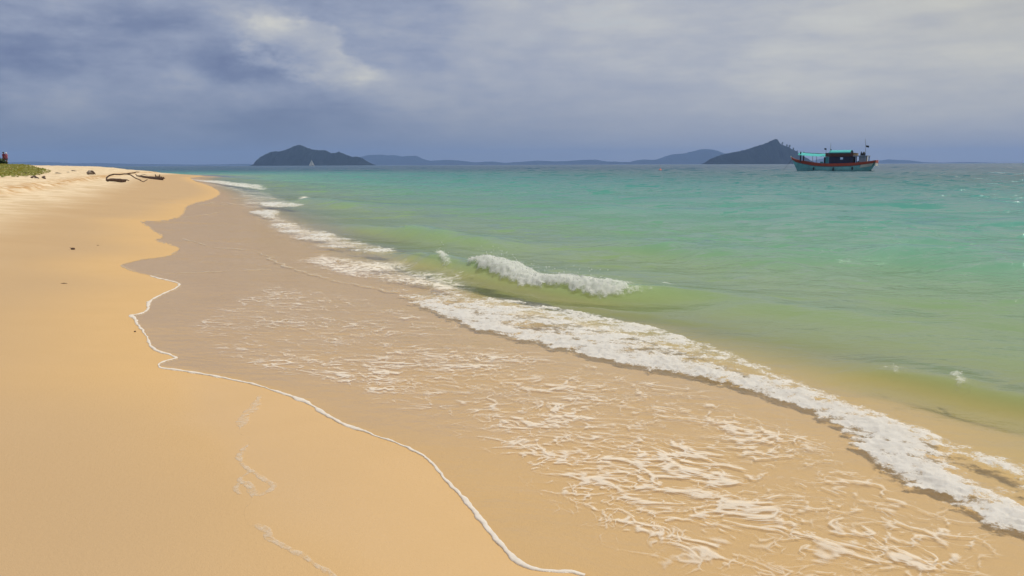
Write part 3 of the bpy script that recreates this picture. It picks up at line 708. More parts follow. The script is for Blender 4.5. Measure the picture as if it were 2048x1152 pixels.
for i, (pts, wd, gp) in enumerate((([(300, 552), (345, 548), (400, 546), (470, 543), (545, 541)], .03, 0.0), ([(540, 517), (552, 526), (600, 545), (650, 558), (700, 570), (750, 580), (795, 588)], .05, 0.0),
        ([(368, 478), (400, 488), (425, 496), (480, 500), (520, 508), (545, 518)], .04, 0.05), ([(330, 405), (420, 408), (460, 412)], .06, 0.0), ([(350, 437), (410, 430), (450, 424)], .05, 0.1), ([(440, 398), (500, 396), (560, 399)], .10, .0), ([(395, 410), (440, 405), (490, 412)], .08, .0))):
    rope('foam_line', wavy(catmull(hits(pts), 8), wd), wd * .62, .003, m_thin, ['thin foam line where the nearest sheet meets the grey film', 'pale foam line fronting the second wash behind the near sheet', 'thin curved foam line lying across the grey film', 'farthest short foam streak on the wet sand', 'short foam streak beside the narrow grey inlet', 'long thin foam streak seaward of the grey film', 'thin foam streak on the wet sand below the far wash'][i], 170 + i, .75, gp + .12)
# dried foam trail on the wet sand
TR = [[(520, 792), (512, 808), (505, 820), (490, 830), (486, 842), (478, 865), (498, 876), (500, 885), (488, 898), (478, 912), (484, 928), (500, 945), (480, 958), (495, 975), (505, 1000), (490, 1018), (492, 1040)],
      [(500, 940), (530, 960), (548, 975), (515, 990), (496, 965), (470, 975), (480, 990)], [(510, 1050), (530, 1062), (545, 1080), (580, 1100), (620, 1122), (665, 1152), (700, 1180)]]
for i, pts in enumerate(TR):
    rope('foam_residue', catmull(hits(pts), 6), .042, .0012, m_res, ['faint broken trail of dried foam on the damp sand', 'small looped smear of dried foam on the damp sand', 'faint straight streak of dried foam towards the lower sand'][i], 190 + 5 * i, .42, .06 if i == 0 else 0)
# flecks left on the damp sand below the lip
cs = hits([(random.uniform(690, 1020), random.uniform(860, 1152)) for _ in range(150)])
cs = cs[inside(cs[:, 0], cs[:, 1], LAND)][:70]
cs = np.column_stack([cs, zsand(cs[:, 0], cs[:, 1]) + .001])
rs = .003 + .011 * RNG.random(len(cs)) ** 3
fl_ = blobs('foam_flecks', cs, rs, m_lip, 'small pale foam flecks scattered on the damp sand below the lip', .25)

# ================================================================== things
def gz(x, y): return float(zsand(np.array([x], float), np.array([y], float))[0])
def at(px, py, Y):
    """point on the view ray through a photograph point, Y metres ahead"""
    d = ray(px, py); return Vector(d * (Y / d[1])) + Vector((0, 0, CAM_Z))
def tag(o, label, cat, group=None, kind=None):
    o['label'] = label; o['category'] = cat
    if group: o['group'] = group
    if kind: o['kind'] = kind
    return o
def empty(name, loc, rz=0.0):
    o = bpy.data.objects.new(name, None); COL.objects.link(o); o.location = loc; o.rotation_euler = (0, 0, rz); o.empty_display_size = .2; return o
class MB:
    """collects shapes and links them as one mesh"""
    def __init__(s): s.v, s.f, s.sm = [], [], False
    def add(s, V, Fs): k = len(s.v); s.v += [tuple(map(float, q)) for q in V]; s.f += [tuple(i + k for i in f) for f in Fs]
    def box(s, x0, x1, y0, y1, z0, z1):
        s.add([(x0, y0, z0), (x1, y0, z0), (x1, y1, z0), (x0, y1, z0), (x0, y0, z1), (x1, y0, z1), (x1, y1, z1), (x0, y1, z1)],
              [(3, 2, 1, 0), (4, 5, 6, 7), (0, 1, 5, 4), (1, 2, 6, 5), (2, 3, 7, 6), (3, 0, 4, 7)]); return s
    def tube(s, pts, rad_, n=8, cap=True, jit=0.0, flat=1.0):
        pts = [Vector(p) for p in pts]; R_ = rad_ if hasattr(rad_, '__len__') else [rad_] * len(pts); V = []; Fs = []
        prev = None
        for i, p in enumerate(pts):
            t = (pts[min(i + 1, len(pts) - 1)] - pts[max(i - 1, 0)]).normalized()
            if prev is None:
                a = t.orthogonal().normalized()
            else: a = (prev - t * prev.dot(t)).normalized()
            prev = a; b = t.cross(a)
            for k in range(n):
                th = 2 * math.pi * k / n; rr = R_[i] * (1 + jit * (random.random() - .5))
                o = (a * math.cos(th) + b * math.sin(th)) * rr; o.z *= flat; V.append(p + o)
        for i in range(len(pts) - 1):
            for k in range(n): Fs.append((i * n + k, i * n + (k + 1) % n, (i + 1) * n + (k + 1) % n, (i + 1) * n + k))
        if cap: Fs += [tuple(range(n))[::-1], tuple(range((len(pts) - 1) * n, len(pts) * n))]
        s.add(V, Fs); return s
    def loft(s, rows, closed=False, cap0=False, cap1=False):
        n = len(rows[0]); V = [p for r in rows for p in r]; Fs = []
        for i in range(len(rows) - 1):
            for k in range(n if closed else n - 1): Fs.append((i * n + k, i * n + (k + 1) % n, (i + 1) * n + (k + 1) % n, (i + 1) * n + k))
        if cap0: Fs.append(tuple(range(n))[::-1])
        if cap1: Fs.append(tuple(range((len(rows) - 1) * n, len(rows) * n)))
        s.add(V, Fs); return s
    def build(s, name, mat, parent=None, smooth=False):
        me = bpy.data.meshes.new(name); me.from_pydata(s.v, [], s.f); me.update()
        bm = bmesh.new(); bm.from_mesh(me); bmesh.ops.recalc_face_normals(bm, faces=bm.faces); bm.to_mesh(me); bm.free()
        if smooth:
            for p in me.polygons: p.use_smooth = True
        me.materials.append(mat); o = bpy.data.objects.new(name, me); COL.objects.link(o)
        if parent is not None: o.parent = parent
        return o
def paint(name, c, rough=.6, var=.25, scale=6.0, metal=0.0, c2=None):
    m, n = material(name); P = n.obj(); f = n.noise(P, scale, 5, .6)
    b = n.new('ShaderNodeBsdfPrincipled')
    n.link(n.mix(f.ss(.35, .75) * (1.0 if c2 else var), c, c2 or tuple(q * .45 for q in c)), b.inputs['Base Color'])
    b.inputs['Roughness'].default_value = rough; b.inputs['Metallic'].default_value = metal
    n.link(n.bump(f, .3, .02), b.inputs['Normal']); n.out(b.outputs[0]); return m

# ---- islands and far hills
def hill_mat(name, a, b_, sc):
    m, n = material(name); P = n.obj(); b = n.new('ShaderNodeBsdfDiffuse')
    f = n.noise(P, sc, 6, .65); n.link(n.mix(f.ss(.35, .7), a, b_), b.inputs[0]); n.link(n.bump(f, .8, 8.0), b.inputs['Normal']); n.out(b.outputs[0]); return m
m_isle = hill_mat('island_forest', (.007, .014, .014), (.018, .028, .024), .03)
m_rock = hill_mat('shore_rock', (.10, .085, .07), (.05, .045, .04), .1)
def island(name, prof, Y, depth, seed, mat, label, rough=1.0):
    P = np.array(prof, float); wpx = P[-1, 0] - P[0, 0]; N = int(max(60, wpx * 1.3)); M = 15
    px = np.linspace(P[0, 0], P[-1, 0], N); py = np.interp(px, P[:, 0], P[:, 1])
    c = at(float(px.mean()), 329, Y)
    rows = []
    for i in range(N):
        p = at(px[i], py[i], Y); h = max(p.z, .5); row = []
        hl = 18 * rough * abs(float(fbm(np.array([px[i] / 2.2]), np.array([seed * 3.1]), 3, seed)[0])) * (Y / 9000) * min(1, h / 20)
        wid = depth * (0.35 + .65 * math.sqrt(max(0, 1 - (2 * (i / (N - 1)) - 1) ** 2)))
        for j in range(M):
            v = -1 + 2 * j / (M - 1); g = (1 - abs(v) ** 1.35)
            nz = float(fbm(np.array([px[i] / 16]), np.array([v * 2.5]), 3, seed + 5)[0])
            z = h * g * (1 + .35 * nz * min(1, abs(v) * 3)) + hl * (g > .05) - 2.5 * (1 - g)
            ox = float(fbm(np.array([px[i] / 20]), np.array([v * 2 + 9]), 2, seed + 6)[0]) * depth * .12 * abs(v)
            row.append((p.x - c.x + ox, v * wid, z))
        rows.append(row)
    mb = MB(); mb.loft(rows); o = mb.build(name, mat, None, True); o.location = (c.x, Y, 0)
    o['kind'] = 'structure'; o['label'] = label; return o
IS1 = [(511.5, 331), (513.8, 323.7), (523, 316), (531, 310), (543, 304.5), (551, 302.8), (560, 303.6), (570, 300.8), (582, 295.6), (592, 291.5), (599, 290), (606, 292), (615, 296.7), (624, 299.7), (636, 300.8), (648, 300.8), (655, 303.2), (662, 307), (671, 306.5), (678, 304.9), (685, 307), (695, 311), (706, 314.7), (714, 313.5), (724, 317.2), (734, 323), (745, 329), (749, 331)]
IS2 = [(1408, 328), (1415, 322.3), (1423.5, 317.2), (1436, 313), (1450, 308.6), (1466.6, 305.3), (1487, 301.2), (1507.6, 294.6), (1528, 288.5), (1542.5, 281.9), (1551.7, 278.2), (1555.8, 280.3), (1561, 288), (1567, 291), (1575, 293.6), (1583.5, 298.7), (1592, 303.8), (1602, 310), (1610, 316), (1618, 322.3), (1622, 327.5)]
island('island', IS1, 4300, 215, 3, m_isle, 'dark wooded island with a central peak on the left of the horizon')
island('island', IS2, 4200, 210, 9, m_isle, 'dark wedge shaped island behind the fishing boat')
R1 = [(700, 330), (712, 320), (720, 314.5), (736, 310.4), (761, 309.4), (777, 311), (788, 310.4), (804, 313), (816, 312), (833, 312), (847, 318.5), (859, 322), (890, 320), (915, 321), (950, 325), (985, 323), (1010, 326), (1040, 324), (1075, 321.5), (1110, 323), (1140, 322), (1165, 320), (1190, 319.5), (1215, 323.5), (1250, 325), (1280, 328)]
R2 = [(1215, 328), (1227, 323), (1241, 324.2), (1262, 324.6), (1272, 321.3), (1286, 319.2), (1311, 320), (1327, 314), (1344, 309), (1368, 307), (1385, 303.2), (1401, 299), (1413, 298.3), (1426, 299.7), (1442, 304.9), (1454, 309), (1470, 312), (1490, 317), (1510, 322), (1530, 327)]
R3 = [(1600, 327), (1640, 318), (1665, 314.5), (1690, 318), (1720, 323), (1752, 324), (1765, 321), (1778, 319), (1795, 320.5), (1815, 320.8), (1835, 324.5), (1880, 325.5), (1940, 324.5), (2010, 326), (2060, 325), (2110, 327)]
R4 = [(-60, 331), (-20, 327), (30, 324.5), (70, 323.5), (110, 325), (150, 327), (200, 326.5), (260, 328), (330, 328.8), (400, 329.6), (460, 328.6), (490, 328), (520, 329.8), (560, 331)]
island('far_hills', R1, 11500, 700, 14, m_isle, 'hazy blue hills on the horizon right of the peaked island', .5)
island('far_hills', R2, 11000, 700, 19, m_isle, 'hazy blue rounded hill beside the wedge shaped island', .5)
island('far_hills', R3, 12000, 500, 24, m_isle, 'faint low hills on the horizon right of the fishing boat', .5)
island('far_hills', R4, 12500, 500, 29, m_isle, 'faintest hills low over the beach on the left horizon', .4)

m_leafdark = paint('tree_leaves', (.025, .045, .022), .8, .5, .4)
m_bark = paint('tree_bark', (.10, .075, .055), .9, .4, 1.0)
for px, top, foot, wdt, which in ((1564.6, 286.6, 291, 3.6, 'highest tree on the steep right slope of the wedge shaped island, just below its peak'), (1573.5, 291.4, 295, 3.0, 'second tree down the steep right slope of the wedge shaped island'), (1579.0, 292.4, 297, 3.8, 'widest tree midway down the steep slope of the wedge shaped island'), (1586.5, 298.2, 302, 3.2, 'fourth tree down the steep slope of the wedge shaped island'), (1594.0, 303.6, 307, 2.8, 'lowest tree on the steep slope, nearest the bow of the fishing boat')):
    b0 = at(px, foot, 4195); t0 = at(px, top, 4195); h = t0.z - b0.z + 4
    tr = empty('tree', (b0.x, 4195, b0.z - 6)); mpp = 4195 / F
    tag(tr, which, 'tree', 'tall trees along the island slope')
    MB().tube([(0, 0, -4), (0.3, 0, h * .4), (0, 0, h + 2)], [1.0, .7, .3], 6).build('trunk', m_bark, tr)
    mb = MB()
    for i in range(130):
        q = Vector((random.gauss(0, .42), random.gauss(0, .42), random.gauss(0, .5))); q = q * (1 / max(1, q.length / 1.0))
        c = Vector((q.x * wdt * mpp * .5, q.y * wdt * mpp * .5, h * .72 + 7 + q.z * h * .42)); s_ = random.uniform(.9, 1.9)
        a, b2 = Vector((random.gauss(0, 1), random.gauss(0, 1), random.gauss(0, 1))).normalized() * s_, Vector((random.gauss(0, 1), random.gauss(0, 1), random.gauss(0, 1))).normalized() * s_
        mb.add([c - a, c + b2, c + a, c - b2], [(0, 1, 2, 3)])
    mb.build('crown', m_leafdark, tr)

# ---- the fishing boat
m_hull = paint('hull_paint', (.27, .64, .62), .5, .6, 1.1)
m_red = paint('red_paint', (.50, .075, .03), .5, .45, 2.0)
m_cream = paint('cream_paint', (.70, .66, .55), .5, .25, 2.0)
m_turq = paint('turquoise_canvas', (.03, .42, .40), .7, .2, 1.5)
m_turqd = paint('turquoise_paint', (.05, .26, .30), .6, .3, 2.5)
m_navy = paint('navy_boards', (.018, .024, .07), .6, .4, 3.0)
m_brown = paint('brown_boards', (.10, .035, .022), .7, .5, 3.0)
m_grey = paint('grey_tarp', (.27, .30, .36), .8, .3, 2.0)
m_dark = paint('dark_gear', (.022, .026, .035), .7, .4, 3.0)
m_deck = paint('deck_wood', (.22, .13, .08), .8, .4, 3.0)
m_tan = paint('tan_board', (.45, .30, .14), .7, .3, 3.0)
m_white = paint('white_paint', (.78, .78, .76), .5, .1, 3.0)
m_metal = paint('mast_metal', (.25, .26, .28), .5, .3, 3.0)
BP = plane_hit(1664.5, 342.3, 0.0); SC = 0.1035
boat = empty('fishing_boat', (BP[0], BP[1], 0.0), math.radians(-33))
tag(boat, 'turquoise wooden fishing boat with red rail and cabin anchored offshore', 'fishing boat')
def bx(px): return (px - 1668) * SC * 0.897
def bz(py): return (342.3 - py) * SC
US = np.linspace(0, 1, 25)
sx = bx(np.interp(US, [0, 1], [1580.5, 1755.5])); sz = bz(np.interp(1580.5 + US * 175, [1580.5, 1585, 1590, 1600, 1610, 1625, 1643, 1668, 1692, 1715, 1736, 1750, 1755.5], [315.6, 318, 320.3, 322.2, 323.8, 326.3, 328, 328.6, 328.3, 327.3, 325.2, 323.5, 322.6]))
bs_ = np.interp(US, [0, .05, .12, .25, .45, .65, .85, 1], [.06, .55, 1.15, 1.85, 2.25, 2.3, 2.05, 1.6])
wx_ = bx(1594.5) + (bx(1741.5) - bx(1594.5)) * US
bw_ = np.interp(US, [0, .05, .15, .3, .5, .7, .9, 1], [.02, .3, .9, 1.6, 2.05, 2.05, 1.5, .8])
rows = []
for i in range(25):
    r = []
    for sgn in (-1, 1):
        pts = [(wx_[i] * .97, .03 * sgn, -.8), (wx_[i] * .985, bw_[i] * .75 * sgn, -.45), (wx_[i], bw_[i] * sgn, 0)]
        for t in (.33, .66, 1.0):
            pts.append((wx_[i] + (sx[i] - wx_[i]) * t ** 1.1, (bw_[i] + (bs_[i] - bw_[i]) * t ** .8) * sgn, sz[i] * t))
        r += pts[::-1] if sgn < 0 else pts
    rows.append(r)
hull = MB().loft(rows, cap0=True, cap1=True).build('hull', m_hull, boat, True)
def strip(name, u0, u1, zt, zb, out, th, mat):
    rs = []
    for s_ in (-1, 1):
        rws = []
        for u in np.linspace(u0, u1, 22):
            X, B, Z = np.interp(u, US, sx), np.interp(u, US, bs_), np.interp(u, US, sz)
            Xw, Bw = np.interp(u, US, wx_), np.interp(u, US, bw_)
            def pt(z, o):
                t = max(z / Z, .02); return (Xw + (X - Xw) * t ** 1.1, (Bw + (B - Bw) * min(t, 1) ** .8 + o) * s_, z)
            rws.append([pt(Z + zb, out), pt(Z + zb, out + th), pt(Z + zt, out + th), pt(Z + zt, out - .02)])
        rs.append(rws)
    for rws in rs: MB().loft(rws, closed=True, cap0=True, cap1=True).build(name, mat, boat)
strip('rail', 0, 1, .10, -.46, .015, .09, m_red)
strip('stern_board', .865, 1, -.465, -1.05, .012, .06, m_cream)
strip('rubbing_strip', .03, .86, -.47, -.54, .012, .05, m_turqd)
# transom boards
X1_, Z1_ = sx[-1], sz[-1]
MB().box(X1_ - .02, X1_ + .07, -1.62, 1.62, Z1_ - .45, Z1_ + .1).build('transom_rail', m_red, boat)
MB().box(X1_ - .12, X1_ + .045, -1.5, 1.5, Z1_ - 1.0, Z1_ - .453).build('transom', m_cream, boat)
MB().tube([(sx[0] + .25, 0, sz[0] - .5), (sx[0] - .02, 0, sz[0] + .02), (sx[0] - .16, 0, sz[0] + .3)], [.13, .12, .10], 6).build('stem_post', m_cream, boat)
MB().tube([(sx[0] + .3, -.1, sz[0] - .2), (sx[0] - .6, -.2, 1.3), (sx[0] - 1.6, -.3, -.1)], .03, 5).build('anchor_rope', m_dark, boat)
for q, dz in ((-3.2, .5), (.6, .42), (4.1, .55)):
    ub = np.interp(q, wx_, US); yb = -(np.interp(ub, US, bs_) + .1); MB().tube([(q, yb, dz + .32), (q + .02, yb - .02, dz + .1), (q, yb + .04, dz - .28)], [.11, .14, .10], 8).build('fender', m_dark, boat)
dk = []
for i in range(1, 24): dk.append([(sx[i] * .99, -bs_[i] * .93, sz[i] - .42), (sx[i] * .99, 0, sz[i] - .36), (sx[i] * .99, bs_[i] * .93, sz[i] - .42)])
MB().loft(dk).build('deck', m_deck, boat)
# front awning: cloth over a ridge, sagging between posts
rws = []
for i in range(13):
    t = i / 12; x = bx(1599) + (bx(1656.5) - bx(1599)) * t; sag = math.sin(math.pi * t)
    zt = bz(305.8 + 3.2 * t) - .10 * sag; zl = bz(310.6 + 3.6 * t + .9 * sag)
    rws.append([(x, 1.95 * k, zl + (zt - zl) * (1 - abs(k) ** 1.6) + .02 * math.sin(9 * x + 5 * k)) for k in (-1, -.8, -.5, -.2, 0, .2, .5, .8, 1)])
MB().loft(rws).build('awning', m_turq, boat, True)
for s_ in (-1, 1):
    MB().tube([(bx(1603.6), 1.35 * s_, bz(324)), (bx(1603.4), 1.35 * s_, bz(304.6))], .13, 6).build('awning_post', m_dark, boat)
    MB().tube([(bx(1630), 1.8 * s_, bz(328)), (bx(1630), 1.8 * s_, bz(313.2))], .045, 6).build('awning_post', m_metal, boat)
MB().tube([(bx(1599), 0, bz(306.2)), (bx(1656), 0, bz(309.2))], .05, 6).build('ridge_pole', m_dark, boat)
# cabin
xa, xb = bx(1663.2), bx(1711); zf, ztop = bz(330), bz(314.6); wl, wr = bx(1686.2), bx(1691.2); zl_, zh_ = bz(320.2), bz(316.2)
for s_ in (-1, 1):
    y0, y1 = sorted((1.50 * s_, 1.56 * s_))
    w0 = wl - (1.3 if s_ > 0 else 0); mb = MB(); mb.box(xa, w0, y0, y1, zf, ztop).box(wr, xb, y0, y1, zf, ztop).box(w0, wr, y0, y1, zf, zl_).box(w0, wr, y0, y1, zh_, ztop)
    mb.build('cabin_wall', m_navy, boat)
    for q in ((bx(1671), bx(1679), bx(1698), bx(1705)) if s_ < 0 else (bx(1668), bx(1698), bx(1705))):
        MB().box(q - .04, q + .04, min(y0, y1) - .03 * (s_ < 0), max(y0, y1) + .03 * (s_ > 0), zf, ztop - .003).build('cabin_post', m_dark, boat)
    for fx in (w0 - .07, wr): MB().box(fx, fx + .07, *sorted((1.55 * s_, 1.60 * s_)), zl_ - .05, zh_ + .05).build('window_frame', m_turqd, boat)
    MB().box(bx(1656.4), bx(1662.8), *sorted((1.52 * s_, 1.60 * s_)), bz(331), bz(314.8)).build('door_panel', m_turqd, boat)
    # eave boards, one plank above another
    for k in range(3):
        za = bz(314.5) + k * .245; MB().box(bx(1656), bx(1711.5) , *sorted(((1.72 + .015 * (k % 2)) * s_, (1.77 + .015 * (k % 2)) * s_)), za, za + .235).build('eave_plank', m_brown, boat)
mb = MB(); mb.box(bx(1656), bx(1711.5), -1.715, 1.715, bz(314.5), bz(314.5) + .08); mb.build('cabin_ceiling', m_brown, boat)
mb = MB()
arc_ = [(-1.72 + 3.44 * k / 14, bz(308) + (bz(302.3) - bz(308)) * math.sin(math.pi * k / 14) ** .55) for k in range(15)]
mb.loft([[(x, y, z) for y, z in arc_] for x in np.linspace(bx(1663), bx(1705.5), 6)])
mb.loft([[(x, y * .985, z - .07) for y, z in arc_] for x in np.linspace(bx(1663), bx(1705.5), 6)])
mb.build('cabin_roof', m_turq, boat, True)
MB().loft([[(bx(1664), y * .97, z - .08) for y, z in arc_], [(bx(1664), y * .97, bz(308.2)) for y, z in arc_]]).build('roof_gable', m_dark, boat)
MB().loft([[(bx(1704.6), y * .97, z - .08) for y, z in arc_], [(bx(1704.6), y * .97, bz(308.2)) for y, z in arc_]]).build('roof_gable', m_dark, boat)
MB().box(bx(1662), bx(1707), -1.80, -1.74, bz(308.4), bz(306.8)).build('roof_edge', m_turqd, boat)
# stern shelter
MB().box(bx(1711.6), bx(1739.4), -1.85, 1.85, bz(314.6), bz(312.9)).build('stern_canopy', m_grey, boat)
for s_ in (-1, 1):
    MB().tube([(bx(1737.4), 1.6 * s_, bz(326)), (bx(1737.4), 1.6 * s_, bz(314.6))], .09, 6).build('canopy_post', m_dark, boat)
    MB().tube([(bx(1712.5), 1.6 * s_, bz(328)), (bx(1712.5), 1.6 * s_, bz(314.6))], .09, 6).build('canopy_post', m_dark, boat)
MB().box(bx(1723), bx(1736), -1.58, -1.54, bz(325.5), bz(314.7)).build('side_curtain', m_grey, boat)
MB().box(bx(1738.2), bx(1739.6), -1.6, -1.1, bz(324.5), bz(314.8)).build('stern_post_board', m_cream, boat)
# fittings on deck and roof
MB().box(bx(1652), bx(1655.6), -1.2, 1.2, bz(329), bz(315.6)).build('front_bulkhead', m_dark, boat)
def thing_on_boat(name, mb, mat, label, cat, px, z, y=0.0, grp=None):
    o = mb.build(name, mat); o.location = boat.matrix_basis @ Vector((bx(px), y, z)); o.rotation_euler = (0, 0, math.radians(-33)); return tag(o, label, cat, grp)
bpy.context.view_layer.update()
boat_m = Matrix.Translation(boat.location) @ Matrix.Rotation(math.radians(-33), 4, 'Z')
def thing_on_boat(name, mb, mat, label, cat, px, z, y=0.0, grp=None):
    o = mb.build(name, mat); o.location = boat_m @ Vector((bx(px), y, z)); o.rotation_euler = (0, 0, math.radians(-33)); return tag(o, label, cat, grp)
zc = bz(312.9)
mb = MB().box(-.38, .38, -.5, .5, 0, .42).box(-.41, .41, -.53, .53, .421, .47).box(-.40, -.34, -.52, .52, .05, .12).box(.34, .40, -.52, .52, .05, .12)
thing_on_boat('crate', mb, m_tan, 'tan crate on the stern canopy just behind the cabin of the fishing boat', 'crate', 1715.5, zc, -1.0)
def sack(r, h): return MB().tube([(0, 0, 0), (0, 0, h * .2), (.02, 0, h * .6), (0, 0, h * .82), (.02, 0, h * .9), (.03, 0, h)], [r * .8, r, r * .9, r * .5, r * .28, r * .4], 10)
thing_on_boat('gear_sack', sack(.16, .78), m_dark, 'slim dark sack standing on the stern canopy of the fishing boat', 'sack', 1725.8, zc, -.9)
thing_on_boat('gear_sack', sack(.34, .72), m_dark, 'broad dark sack near the stern flagpole of the fishing boat', 'sack', 1730.8, zc, -.9)
mb = MB().tube([(0, 0, 0), (0, 0, .1), (0, 0, .75), (0, 0, .85)], [.27, .3, .3, .22], 12)
thing_on_boat('barrel', mb, m_turqd, 'blue barrel on the fore deck against the cabin front of the fishing boat', 'barrel', 1648, bz(332) - .02, -1.3)
thing_on_boat('gear_sack', sack(.36, .95), m_navy, 'navy sack on the stern deck below the canopy of the fishing boat', 'sack', 1721.5, bz(332.2), -1.25)
# masts, aerials and flags
def pole(px, y, z0, z1, r, nm='aerial'): return MB().tube([(bx(px), y, z0), (bx(px) + .02, y, z1)], [r, r * .5], 6).build(nm, m_metal, boat)
def flag(pl, px, y, z, w_, h_, mat):
    rw = [[(bx(px) + .03 + w_ * t, y + .06 * math.sin(5 * t), z + h_ * k - .12 * t) for k in (0, .5, 1)] for t in np.linspace(0, 1, 6)]
    m2 = MB(); m2.loft(rw); m2.loft([[(x, yy_ + .012, z_) for x, yy_, z_ in r] for r in rw]); return m2.build('flag', mat, pl)
p_ = pole(1661.2, 0.3, bz(308), bz(289), .05); p2 = pole(1655.6, -1.2, bz(310), bz(297.5), .045, 'flagpole'); flag(p2, 1655.6 - 4, -1.2, bz(301), .42, .32, m_dark)
p3 = pole(1664.2, -1.2, bz(307), bz(299), .04, 'flagpole'); flag(p3, 1664.2, -1.2, bz(302), .2, .25, m_dark)
p4 = pole(1732.6, -.3, zc, bz(296), .06, 'flagpole'); MB().tube([(bx(1732.6), -.3, bz(296)), (bx(1730.8), -.3, bz(282))], [.045, .03], 6).build('aerial', m_metal, boat)
flag(p4, 1732.9, -.3, bz(297.2), .55, .36, m_dark)

# ---- far sailing boat and marker buoy
YS = 1500.0; sb0 = at(624, 330.6, YS); sail = empty('sailing_boat', (sb0.x, YS, 0), math.radians(12))
tag(sail, 'tiny white sailing boat under sail in front of the peaked island', 'sailing boat')
rws = []
for x, b_, z in ((-5.4, .1, 1.5), (-4, .9, 1.3), (-1, 1.7, 1.1), (2.5, 1.7, 1.05), (4.6, 1.2, 1.15)):
    rws.append([(x, -b_, z), (x * .96, -b_ * .7, 0), (x * .9, 0, -.6), (x * .96, b_ * .7, 0), (x, b_, z)])
MB().loft(rws, closed=True, cap0=True, cap1=True).build('hull', m_white, sail, True)
MB().tube([(-.8, 0, 1), (-.8, 0, 12.6)], .12, 6).build('mast', m_metal, sail)
for nm, pts in (('mainsail', [(-.6, 0, 2.2), (4.0, .6, 2.3), (-.6, 0, 12.2)]), ('jib', [(-1.0, 0, 10.6), (-5.1, 0, 1.9), (-1.2, .7, 2.1)])):
    a_, b_, c_ = map(Vector, pts); mid = (a_ + b_ + c_) / 3 + Vector((0, .45, 0))
    m2 = MB()
    for of in (0, .04): m2.add([q + Vector((0, of, 0)) for q in (a_, b_, c_, mid)], [(0, 1, 3), (1, 2, 3), (2, 0, 3)])
    m2.build(nm, m_white, sail, True)
m_orange = paint('buoy_orange', (.75, .19, .12), .5, .2, 5.0)
bp = plane_hit(1320.5, 341, 0); buoy = empty('marker_buoy', (bp[0], bp[1], 0))
tag(buoy, 'small faded orange marker buoy floating on the open sea', 'buoy')
MB().tube([(0, 0, -.25), (0, 0, -.1), (0, 0, .15), (0, 0, .3), (0, 0, .38)], [.15, .33, .36, .22, .06], 10).build('float', m_orange, buoy, True)
MB().tube([(0, 0, .3), (.05, 0, .75)], .035, 6).build('staff', m_orange, buoy)

# ---- driftwood
m_wood = paint('driftwood', (.13, .075, .045), .9, .5, 7.0, c2=(.05, .03, .02))
m_wood2 = paint('bleached_wood', (.30, .25, .20), .9, .5, 5.0, c2=(.14, .11, .085))
def on(px, py): q = hit(px, py); return Vector((q[0], q[1], gz(*q)))
L0 = on(213, 363.2); YD = L0.y
def along(px, Y): x = (px - 1024) / F * Y; return Vector((x, Y, gz(x, Y)))
L1 = along(257, YD - .3)
lg = empty('driftwood_log', L0); tag(lg, 'long dark driftwood log with an arching branch lying on the sand', 'driftwood')
def rel(px, py, Y=None): return at(px, py, Y or YD) - L0
mpx = YD / F
ln = (L1 - L0).length
pts = [Vector((ln * t, (L1.y - L0.y) * t, .09 + .03 * math.sin(5 * t))) for t in np.linspace(0, 1, 9)]
MB().tube(pts, [.06, .09, .11, .12, .12, .13, .13, .12, .10], 9, jit=.2, flat=.9).build('trunk', m_wood, lg)
MB().tube([pts[-2] + Vector((0, 0, .05)), pts[-1] + Vector((.12, 0, .05)), pts[-1] + Vector((.26, 0, .0))], [.07, .04, .02], 6, jit=.3).build('stub', m_wood, lg)
br = catmull([rel(*p) for p in ((216, 362.2), (211, 358.5), (210.5, 354.5), (214, 351), (222, 348.8), (232, 349.2), (242, 348.0), (252, 349.2), (258, 351.5), (265, 355.5), (274, 358.5), (281, 360.5))], 4)
br = [Vector((p[0], p[1] + .5 * math.sin(i / len(br) * 3.1), max(p[2], gz(L0.x + p[0], L0.y + p[1]) - L0.z + .03))) for i, p in enumerate(br)]
MB().tube(br, np.linspace(.055, .03, len(br)), 7, jit=.2).build('branch', m_wood, lg)
b2 = [Vector(p) for p in catmull([rel(*p) for p in ((244, 348.3), (252, 346.8), (262, 345.6), (265, 344.0), (272, 344.4))], 3)]
b2 = [p + Vector((0, .5, 0)) for p in b2]
MB().tube(b2, np.linspace(.045, .02, len(b2)), 6, jit=.2).build('branch', m_wood, lg)
b3 = catmull([rel(*p) for p in ((279, 359.8), (283, 362), (286.5, 363.4), (290, 361.8), (295, 359))], 3)
MB().tube([Vector(p) for p in b3], np.linspace(.035, .018, len(b3)), 6, jit=.2).build('branch', m_wood, lg)
D1 = on(324, 360.2); D0 = along(282, D1.y + 5.0)
dl = empty('driftwood_root', D0); tag(dl, 'driftwood trunk with upturned broken roots nearest the water', 'driftwood')
v_ = D1 - D0; pts = [v_ * t + Vector((0, 0, .08 + .04 * (1 - t))) for t in np.linspace(0, 1, 8)]
MB().tube(pts, [.05, .08, .09, .09, .11, .14, .18, .14], 9, jit=.3).build('trunk', m_wood, dl)
mm = D0.y / F
mm = D1.y / F
for tt, hz, bend in ((.80, 8, -1.2), (.86, 6, .8), (.93, 8.5, .5), (.97, 5, 2.2), (1.0, 3.8, 4.0), (.90, 4, -1.5), (1.0, 1.6, 5.0)):
    a_ = v_ * tt + Vector((0, 0, .10)); MB().tube([a_, a_ + Vector((bend * mm * .5, -.05, hz * mm * .6)), a_ + Vector((bend * mm * 1.4, -.1, hz * mm))], [.09, .06, .028], 6, jit=.3).build('root', m_wood, dl)
mm = D0.y / F
MB().tube([Vector((0, 0, .1)), Vector((-3 * mm, .2, .22)), Vector((-6 * mm, .3, .27))], [.05, .04, .02], 6, jit=.3).build('branch', m_wood, dl)
